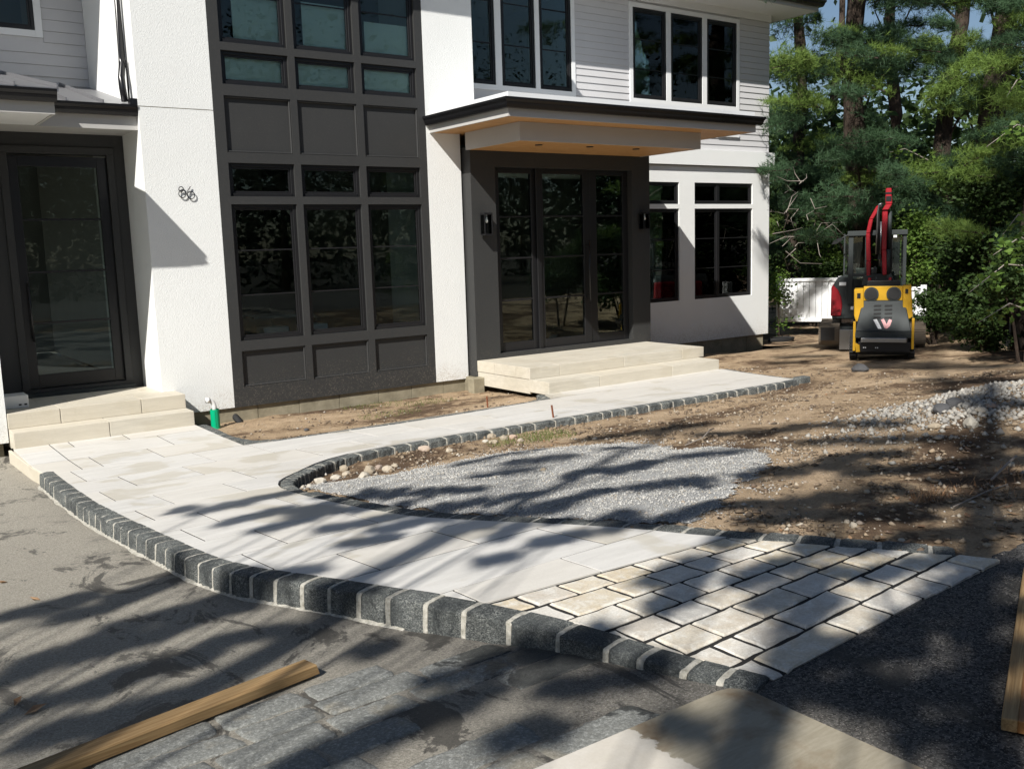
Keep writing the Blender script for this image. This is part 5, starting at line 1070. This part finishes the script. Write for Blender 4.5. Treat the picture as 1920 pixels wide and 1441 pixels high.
GAPS = [(1703, 192, 50, 17), (1803, 35, 42, 14), (1485, 76, 22, 14), (1553, 240, 16, 18), (1760, 232, 60, 30), (1630, 40, 10, 26), (1735, 75, 14, 12), (1830, 60, 20, 12), (1500, 175, 14, 14), (1905, 120, 12, 14), (1690, 15, 16, 10), (1735, 285, 26, 14), (1795, 160, 10, 6), (1895, 40, 12, 10), (1560, 170, 10, 8)]
def ingap(u, v, g=1.0): return any(((u - a) / (rx_ * g)) ** 2 + ((v - b) / (ry_ * g)) ** 2 < 1 for a, b, rx_, ry_ in GAPS)
EXPL = [(1448, 128, 1520, 112, 24, 0), (1500, 120, 1600, 130, 26, 0), (1560, 140, 1660, 172, 24, 0), (1480, 172, 1560, 200, 20, 0), (1600, 122, 1680, 96, 16, 0), (1640, 80, 1676, 60, 16, 1), (1700, 95, 1760, 82, 14, 0), (1730, 118, 1835, 68, 15, 0), (1780, 150, 1860, 108, 18, 0), (1850, 130, 1930, 112, 18, 0), (1740, 185, 1800, 160, 15, 0), (1800, 192, 1900, 172, 18, 0), (1740, 206, 1830, 196, 13, 0), (1455, 292, 1560, 262, 16, 0), (1690, 330, 1810, 318, 20, 0), (1640, 350, 1705, 335, 13, 0), (1760, 350, 1850, 345, 14, 0), (1455, 215, 1520, 225, 16, 1), (1600, 215, 1660, 240, 18, 1), (1650, 262, 1700, 275, 14, 1), (1870, 190, 1940, 200, 18, 0), (1450, 60, 1540, 35, 16, 1), (1540, 85, 1600, 70, 14, 1), (1640, 20, 1730, 5, 14, 1), (1850, 20, 1920, 10, 16, 1), (1585, 290, 1640, 300, 16, 1)]
boughs = [[] for _ in TREES]
def treeof(u): return min(range(len(TREES)), key=lambda i: abs(TREES[i][0] - u) + (30 if i in (4, 6) else 0))
for b in EXPL: boughs[treeof((b[0] + b[2]) / 2)].append(b + (1,))
_tries = 0; cnt = 0
while cnt < 410 and _tries < 9000:
    _tries += 1; u = random.uniform(1430, 1990); v = random.uniform(-330, 470); ln = random.uniform(40, 100); w_ = random.uniform(10, 19)
    if any(ingap(u + ln * q, v, 1.25) or ingap(u + ln * q, v + w_ * .8, 1.1) for q in (-.5, -.25, 0, .25, .5)): continue
    sgn = random.choice((-1, 1)); b = (u - sgn * ln * .5, v + random.uniform(-6, 14), u + sgn * ln * .5, v - random.uniform(-6, 14), w_, 1 if random.random() < .75 else 0, 0); boughs[random.choice([treeof(u), random.randrange(len(TREES))]) if 1450 < u else treeof(u)].append(b); cnt += 1
for i, (u0, dist, rad, lean, lab) in enumerate(TREES):
    bx_, by_ = place(u0, dist); gz0 = gz(bx_, by_) - .3; T = empty('pine_tree', (0, 0, 0), label=lab, cat='tree', group='pines at the edge of the woods')
    top = 15 + random.uniform(0, 3); tp = [(bx_ + lean * h * .9 + .12 * math.sin(h * .7 + i), by_ + .1 * math.cos(h + i), gz0 + h) for h in np.linspace(0, top, 12)]
    MB().tube(tp, [rad * (1.25 - .95 * k / 11) for k in range(12)], 12).build('trunk', m_bark, T, smooth=True)
    CC = {0: [], 1: []}; DD = {0: [], 1: []}; paths = []
    for (ua, va, ub, vb, w_, dark, ex) in boughs[i]:
        dd = dist + random.uniform(-2.2, 2.2) - (1.5 if ex else 0); A, Bp = p3(ua, va, dd), p3(ub, vb, dd + random.uniform(-1, 1)); sc = w_ * dd * 1.0 / FPX
        hA = max(1.5, min(top - .5, (A[2] + Bp[2]) / 2 - gz0 - random.uniform(.3, 1.2))); k = hA / top * 11; kk = int(k); st = np.array(tp[min(11, kk)])
        near, far = (A, Bp) if np.linalg.norm(A - st) < np.linalg.norm(Bp - st) else (Bp, A); mid = (st + near) / 2 + np.array([0, 0, .25])
        paths.append(([st, mid, near, (near + far) / 2, far], [.035, .028, .020, .012, .005]) if random.random() < .35 and np.linalg.norm(st - near) < 2.4 else ([near, (near + far) / 2, far], [.016, .012, .005]))
        nt_ = int(210 * (1 if ex else .72)); tt = rng.uniform(0, 1, nt_) ** .85; prof = np.sin(np.clip(tt * 2.8 + .35, 0, 3.14)) ** .6
        c = A + (Bp - A) * tt[:, None]; ax = (Bp - A) / np.linalg.norm(Bp - A); lat = np.cross(ax, (0, 0, 1.0)); lat /= np.linalg.norm(lat)
        c = c + lat * (rng.normal(0, 1.0, (nt_, 1)) * sc * 1.3) + np.stack([np.zeros(nt_), np.zeros(nt_), rng.normal(0, .55, nt_) * sc * prof + .3 * sc * prof], 1)
        u_, v_ = None, None
        CC[dark].append(c); DD[dark].append(np.tile(far - near, (nt_, 1)) / (np.linalg.norm(far - near) + 1e-6) * .5 + np.array([0, 0, .35]))
        for _ in range(4):
            q = random.random(); b0 = A + (Bp - A) * q; paths.append(([b0, b0 + lat * random.uniform(-1, 1) * sc * 1.6 + np.array([0, 0, random.uniform(-.2, .3) * sc])], [.010, .003]))
    tubes('limbs', paths, m_bark, T)
    for k, mt in ((0, m_needle), (1, m_needle2)):
        if CC[k]:
            V = needles(np.concatenate(CC[k]), np.concatenate(DD[k]), 12, .155 * dist / 24, .0050 * dist / 24, .75); o = vm('crown', V, mt, T)
# broadleaf undergrowth and hedge mass
def shrub(u, dist, wpx, v_top, n, sz, mat, lab, grp, cat='shrub', vb=None, name='shrub', depth=1.0):
    bx_, by_ = place(u, dist); g0 = gz(bx_, by_); s = dist / FPX * 1.05; w_ = wpx * s; ht = p3(u, v_top, dist)[2] - g0; T = empty(name, (bx_, by_, g0), label=lab, cat=cat, group=grp)
    nb = max(6, int(w_ * ht * 3)); cl = []; paths = []
    for _ in range(nb):
        a = random.uniform(0, 6.28); r = math.sqrt(random.random()); hh = ht * (.12 + .85 * random.random()); rr = math.sqrt(max(.05, 1 - (hh / ht - .35) ** 2 * 1.6))
        c = np.array([math.cos(a) * r * w_ / 2 * rr, math.sin(a) * r * w_ / 2 * depth * rr, hh]); cl.append(c)
        if random.random() < .5: paths.append(([(c[0] * .2, c[1] * .2, 0), (c[0] * .5, c[1] * .5, hh * .6), tuple(c)], [.03, .018, .005]))
    cl = np.array(cl); idx = rng.integers(0, nb, n); cs = .17 * ht ** .5 + .1; P = cl[idx] + rng.normal(0, cs * .55, (n, 3)) * np.array([1, 1, .7]); P[:, 2] = np.maximum(P[:, 2], .03)
    tubes('stems', paths, m_bark, T); vm('leaves', leafquads(P, sz), mat, T); return T
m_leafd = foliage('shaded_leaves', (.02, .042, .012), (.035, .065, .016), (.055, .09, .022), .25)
g_ = 'leafy undergrowth along the woods'
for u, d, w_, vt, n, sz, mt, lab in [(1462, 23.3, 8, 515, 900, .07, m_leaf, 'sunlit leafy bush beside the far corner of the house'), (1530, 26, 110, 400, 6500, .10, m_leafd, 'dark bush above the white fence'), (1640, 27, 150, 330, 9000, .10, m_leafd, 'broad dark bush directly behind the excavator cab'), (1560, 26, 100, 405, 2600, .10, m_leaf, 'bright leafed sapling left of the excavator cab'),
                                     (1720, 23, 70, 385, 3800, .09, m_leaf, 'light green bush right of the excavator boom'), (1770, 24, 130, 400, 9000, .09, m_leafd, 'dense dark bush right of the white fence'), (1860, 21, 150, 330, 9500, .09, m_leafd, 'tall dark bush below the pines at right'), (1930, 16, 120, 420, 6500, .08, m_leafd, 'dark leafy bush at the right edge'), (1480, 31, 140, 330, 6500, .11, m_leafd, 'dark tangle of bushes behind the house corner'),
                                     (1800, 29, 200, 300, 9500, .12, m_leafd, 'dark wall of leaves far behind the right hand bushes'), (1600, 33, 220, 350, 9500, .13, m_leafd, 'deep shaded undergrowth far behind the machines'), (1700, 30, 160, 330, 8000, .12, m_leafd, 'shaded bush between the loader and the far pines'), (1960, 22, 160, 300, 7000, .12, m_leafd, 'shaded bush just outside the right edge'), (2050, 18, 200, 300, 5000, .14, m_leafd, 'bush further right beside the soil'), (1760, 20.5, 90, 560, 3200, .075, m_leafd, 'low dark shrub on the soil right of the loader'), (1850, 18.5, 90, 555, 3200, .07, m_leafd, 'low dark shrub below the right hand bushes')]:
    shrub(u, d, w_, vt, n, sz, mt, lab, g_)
# drooping leafy branches reaching in from the right, pale in the sun
def branch(u0, v0, u1, v1, dist, n, lab):
    A, Bp = p3(u0, v0, dist + .6), p3(u1, v1, dist); T = empty('leafy_branch', tuple(A), label=lab, cat='branch', group='pale leafy branches reaching in from the right'); Bl = Bp - A; mid = Bl * .5 + np.array([0, 0, .18])
    P = []; paths = [([(0, 0, 0), tuple(mid), tuple(Bl)], [.012, .008, .003])]
    for _ in range(n):
        t_ = random.random() ** .7; b0 = (mid * 2 * t_ * (1 - t_) * 1.0 + Bl * t_ * t_ + mid * 0) if 0 else mid * (2 * t_ * (1 - t_)) * 1.0 + Bl * t_ ** 2 + mid * (t_ * (1 - t_)) * 0; P.append(b0 + rng.normal(0, .07, 3))
    tubes('twigs', paths, m_deadwood, T); vm('leaves', leafquads(np.array(P), .085, .1), m_leaf, T)
for a in [(1960, 470, 1862, 478, 12, 60, 'upper pale leafy branch at the right edge, level with the excavator cab'), (1950, 500, 1815, 550, 12, 50, 'drooping branch tip with round leaves right of the loader'), (1950, 590, 1832, 606, 12, 55, 'lowest pale leafy branch near the ground at the right edge'), (1960, 250, 1850, 275, 13, 70, 'high leafy branch below the pine boughs at right'), (1930, 170, 1885, 185, 12, 30, 'few large pale leaves hanging high at the right edge'), (1740, 300, 1652, 290, 22, 70, 'spray of yellow green leaves between the pines'), (1935, 420, 1880, 440, 13, 40, 'short leafy twig at the right edge above the upper pale branch')]: branch(*a)
# dead branches by the house corner
dp = []
for _ in range(26):
    u = random.uniform(1446, 1530); v = random.uniform(330, 480); A = p3(u, v, 19 + random.random() * 3); q = A + np.array([random.uniform(-.6, .9), random.uniform(-.4, .4), random.uniform(-.5, .45)]); dp.append(([tuple(A), tuple((A + q) / 2 + rng.normal(0, .08, 3)), tuple(q)], [.009, .006, .003]))
T = empty('dead_branches', (0, 0, 0), label='tangle of bare grey dead branches beside the far corner of the house', cat='branches'); tubes('twigs', dp, m_deadwood, T)
# a distant wood closing the view
V = []
for k in range(60):
    a = (k % 46) / 46; bx_, by_ = place(1420 + a * 900, 44 + 6 * math.sin(k * 2.1)); h = 6.2 + 1.2 * math.sin(k * 1.3); c = rng.normal(0, 1, (620, 3)) * np.array([1.7, 1.7, h * .36]) + np.array([bx_, by_, h * .45]); V.append(leafquads(c, .42))
vm('distant_wood', np.concatenate(V), m_leafd, kind='stuff', label='dark mass of far woodland behind the pines and bushes', cat='wood')

# ================================================================ TREES BEHIND AND BESIDE THE CAMERA (they cast the dappled shade and show in the glass)
SH = Vector((SUND.x, SUND.y)).normalized(); TAN = -SUND.z / math.hypot(SUND.x, SUND.y)
def upstream(p, z, h): return np.array([p[0] - SH.x * (h - z) / TAN, p[1] - SH.y * (h - z) / TAN, h])
STREAKS = [(1500, 1235, 1450, 1315, 12, 1.3), (1455, 1305, 1415, 1375, 14, 1.4), (1420, 1370, 1380, 1450, 16, 1.4),   # u0,v0,u1,v1,half thickness px, weight
    (-40, 1175, 130, 1135, 12, 1), (60, 1180, 330, 1085, 14, 1), (-60, 1300, 250, 1180, 22, 1), (110, 1250, 420, 1150, 16, 1), (260, 1180, 470, 1110, 12, .8), (380, 1150, 600, 1110, 10, .8), (330, 1235, 500, 1200, 9, .6), (560, 1170, 700, 1150, 13, .9), (-40, 1440, 300, 1330, 26, 1), (150, 1300, 350, 1250, 14, .9), (-60, 1380, 200, 1290, 20, .8), (620, 1250, 700, 1230, 9, .5),
    (520, 1460, 900, 1310, 12, 1), (780, 1300, 1020, 1225, 26, 1), (880, 1250, 1150, 1230, 22, 1), (1000, 1310, 1250, 1260, 20, .9), (930, 1400, 1050, 1370, 10, .6), (700, 1390, 760, 1370, 10, .7),
    (330, 988, 420, 965, 5, .8), (400, 972, 560, 940, 5, .7), (420, 1015, 640, 955, 7, 1), (560, 1000, 760, 950, 6, .8), (600, 1030, 830, 985, 9, 1), (480, 1030, 600, 1000, 5, .6), (650, 1060, 740, 1045, 7, .8), (700, 1030, 860, 1000, 7, .8), (840, 1035, 930, 1015, 7, 1), (930, 1055, 980, 1020, 6, 1), (940, 1000, 1060, 985, 6, .8), (1030, 1020, 1060, 1010, 5, .7), (1120, 1015, 1180, 1000, 6, 1), (1000, 1065, 1090, 1045, 6, 1), (1140, 1040, 1200, 1010, 8, 1), (760, 985, 900, 975, 5, .8), (900, 1105, 960, 1090, 6, .6),
    (1200, 1030, 1300, 1000, 12, 1), (1210, 1135, 1300, 1090, 8, 1), (1230, 1170, 1290, 1145, 9, .9), (1270, 1150, 1340, 1080, 6, .6), (1380, 1120, 1480, 1080, 8, .9), (1420, 1150, 1580, 1090, 12, 1), (1480, 1190, 1560, 1130, 10, 1), (1560, 1060, 1700, 1030, 12, 1), (1600, 1100, 1800, 1050, 12, .8), (1340, 1060, 1420, 1030, 7, .8), (1500, 1060, 1560, 1040, 8, .8), (1500, 1240, 1540, 1200, 12, 1),
    (600, 950, 700, 930, 5, .8), (660, 935, 900, 930, 9, .8), (820, 960, 1000, 940, 9, 1), (880, 905, 1000, 890, 7, 1), (940, 880, 1080, 862, 8, 1), (1060, 900, 1240, 880, 12, 1), (1180, 930, 1340, 905, 16, 1), (1250, 870, 1400, 850, 8, .9), (1000, 960, 1150, 930, 10, .7), (1120, 850, 1200, 845, 5, .5), (840, 880, 1000, 850, 5, .8),
    (1080, 830, 1320, 795, 9, 1), (1300, 820, 1500, 805, 10, 1), (1480, 800, 1700, 790, 7, 1), (1500, 830, 1800, 815, 9, .9), (1380, 900, 1600, 870, 16, 1), (1420, 950, 1700, 920, 18, 1), (1600, 890, 1930, 860, 9, .9), (1650, 960, 1930, 930, 10, .8), (1500, 1000, 1750, 985, 12, .9), (1700, 1020, 1930, 985, 16, 1), (1300, 990, 1500, 975, 10, 1), (1800, 830, 1930, 815, 9, .7), (1550, 860, 1700, 850, 8, .7), (1740, 905, 1930, 890, 6, .6),
    (1440, 655, 1560, 645, 4, 1), (1450, 672, 1560, 668, 3, .7), (1440, 683, 1520, 680, 3, .7), (1540, 655, 1720, 660, 6, 1), (1700, 655, 1930, 640, 16, 1), (1690, 685, 1930, 690, 11, 1), (1620, 690, 1760, 693, 3, .7), (1740, 715, 1930, 715, 10, .8), (1820, 745, 1930, 735, 8, .7), (1750, 735, 1850, 738, 4, .8), (1450, 630, 1560, 620, 4, .8),
    (1560, 1250, 1930, 1150, 26, .8), (1720, 1130, 1930, 1060, 24, 1), (1660, 1190, 1780, 1120, 14, 1), (1760, 1300, 1930, 1230, 30, 1), (1600, 1340, 1800, 1290, 22, .9), (1480, 1240, 1620, 1215, 12, .9), (1700, 1400, 1930, 1350, 30, 1), (1800, 1460, 1930, 1430, 26, .8), (1250, 1360, 1300, 1400, 8, .5), (1540, 1310, 1640, 1280, 14, .8)]
CAST = [(-3.0, -4.6, 27), (-8.5, -2.2, 17), (-6.5, -7.5, 22), (-1.6, -6.5, 24), (-11, -6, 18)]
CAST[0] = (TIP[0] - SH.x * 12.5, TIP[1] - SH.y * 12.5, 25)
clumps = [[] for _ in CAST]; SHADE_CLUMPS = []; CT0 = None
for u0, v0, u1, v1, w_, wt in STREAKS:
    L = math.hypot(u1 - u0, v1 - v0); n = max(2, int(L / (w_ * 1.25) * wt + .5))
    for k in range(n):
        t_ = (k + random.random()) / n; u = u0 + (u1 - u0) * t_ + random.gauss(0, w_ * .3); v = v0 + (v1 - v0) * t_ + random.gauss(0, w_ * .28)
        if v < 615: continue
        g = hit(u, v, gz if v < 980 else fz); z0 = zw(g[1]); dd = math.hypot(*g)
        rr = w_ * dd / FPX * (1.0 / max(.16, (CAMZ - z0) / math.hypot(dd, CAMZ - z0))) * .52; rr = min(1.1, max(.05, rr * (1.2 if (v > 1080 and u < 700) else .95 if (v > 1080 and u < 700) or v > 1200 or (u > 1200 and v < 1000) else .76)))
        # height where the ray to the sun passes one of the crowns
        best = None
        for i, (tx, ty, th) in enumerate(CAST):
            s_ = (g[0] - tx) * SH.x + (g[1] - ty) * SH.y; off = abs(-(g[0] - tx) * SH.y + (g[1] - ty) * SH.x); h = z0 + s_ * TAN
            for dh in (random.uniform(-2.2, 2.2),):
                hh = h + dh
                if 5.0 < hh < th + 1 and off < 7.5:
                    sc_ = off + abs(dh) * .4 + random.random() * 1.6
                    if best is None or sc_ < best[0]: best = (sc_, i, hh)
        if dd < 7.5: best = (0, best[1] if best else 1, z0 + random.uniform(4.3, 7.2))
        if best is None: best = (0, 0, random.uniform(8, 13))
        clumps[best[1]].append((upstream(g, z0, best[2]), rr))
for i, (tx, ty, th) in enumerate(CAST):
    T = empty('pine_tree', (0, 0, 0), label='tall pine standing %s, its open boughs shading the driveway' % ('just behind and left of the viewer', 'left of the driveway', 'further back on the left', 'close behind the viewer', 'farthest out on the left')[i], cat='tree', group='tall pines behind the viewer')
    tp = [(tx + .15 * math.sin(h * .5 + i), ty + .12 * math.cos(h * .6), h - .2) for h in np.linspace(0, th, 14)]; rb = .20 if i else .17
    MB().tube(tp, [rb * (1.15 - .95 * k / 13) for k in range(14)], 12).build('trunk', m_bark, T, smooth=True)
    cs, ds, paths = [], [], []
    for c, rr in clumps[i]:
        n = int(14 + 250 * rr ** 1.5); P = rng.normal(0, 1, (n, 3)); P /= np.linalg.norm(P, axis=1)[:, None] + 1e-6; P *= (rng.uniform(0, 1, (n, 1)) ** .5) * rr * np.array([1.25, 1.25, .55]); cs.append(c + P); ds.append(np.tile((0, 0, .3), (n, 1)))
        k = int(max(0, min(13, (c[2] - 1.0) / th * 13))); st = np.array(tp[k]); 
        if random.random() < .08: paths.append(([tuple(st), tuple((st + c) / 2 + np.array([0, 0, .3])), tuple(c)], [.022, .012, .005]))
    CT0 = CT0 or T
    if not cs: continue
    tubes('limbs', paths, m_bark, T); V = needles(np.concatenate(cs), np.concatenate(ds), 9, .115, .0075, 1.0); vm('crown', V, m_needle2, T)
for (u, v, dd, rr) in [(1650, 590, 16.4, .32), (1660, 615, 16.3, .3), (1640, 575, 16.6, .25), (1690, 580, 16.4, .22), (1652, 420, 18.6, .3), (1655, 470, 18.6, .3), (1600, 480, 18.8, .35), (1660, 520, 18.6, .3), (1640, 500, 18.6, .3), (1690, 500, 18.8, .35), (1655, 380, 18.6, .2), (1600, 450, 18.8, .3), (1660, 640, 16, .4), (1620, 650, 16, .3), (1580, 560, 18.5, .2)]:
    P3 = p3(u, v, dd)
    hh = P3[2] + 12 + random.random() * 4; c = upstream(P3, P3[2], hh); n = int(60 + 260 * rr); P = rng.normal(0, 1, (n, 3)) * rr * .55 + c; SHADE_CLUMPS.append(P)
V = needles(np.concatenate(SHADE_CLUMPS), np.tile((0, 0, .3), (sum(map(len, SHADE_CLUMPS)), 1)), 9, .16, .008, 1.0); vm('crown', V, m_needle2, CT0)  # unseen foliage clumps added to shade loader and excavator, parented to first pine
V = []
gg = 'woodland trees behind the viewer, seen mirrored in the glass'
for k in range(22):
    bx_, by_ = [(-22 + k * 5.0 + random.uniform(-2, 2), -13 - 5 * random.random() - (k % 2) * 5)][0]
    if bx_ < -12: by_ -= 4
    h = random.uniform(8, 12) if bx_ > 3 else random.uniform(7, 9); T = empty('leafy_tree', (bx_, by_, .4), label='leafy tree in the dark row of woodland behind the viewer', cat='tree', group=gg)
    MB().tube([(0, 0, -.5), (.1, .1, h * .5), (0, 0, h * .9)], [.22, .15, .05], 8).build('trunk', m_bark, T, smooth=True)
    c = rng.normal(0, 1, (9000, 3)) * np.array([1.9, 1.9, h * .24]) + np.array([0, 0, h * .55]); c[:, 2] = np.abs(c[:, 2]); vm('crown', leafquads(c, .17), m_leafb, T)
V = []
for k in range(40):
    bx_, by_ = -30 + k * 4.2, -30 + 4 * math.sin(k * 2.3); h = 12 + 2.5 * math.sin(k * 1.7); c = rng.normal(0, 1, (900, 3)) * np.array([2.6, 2.0, h * .3]) + np.array([bx_, by_, h * .42]); V.append(leafquads(c, .6))
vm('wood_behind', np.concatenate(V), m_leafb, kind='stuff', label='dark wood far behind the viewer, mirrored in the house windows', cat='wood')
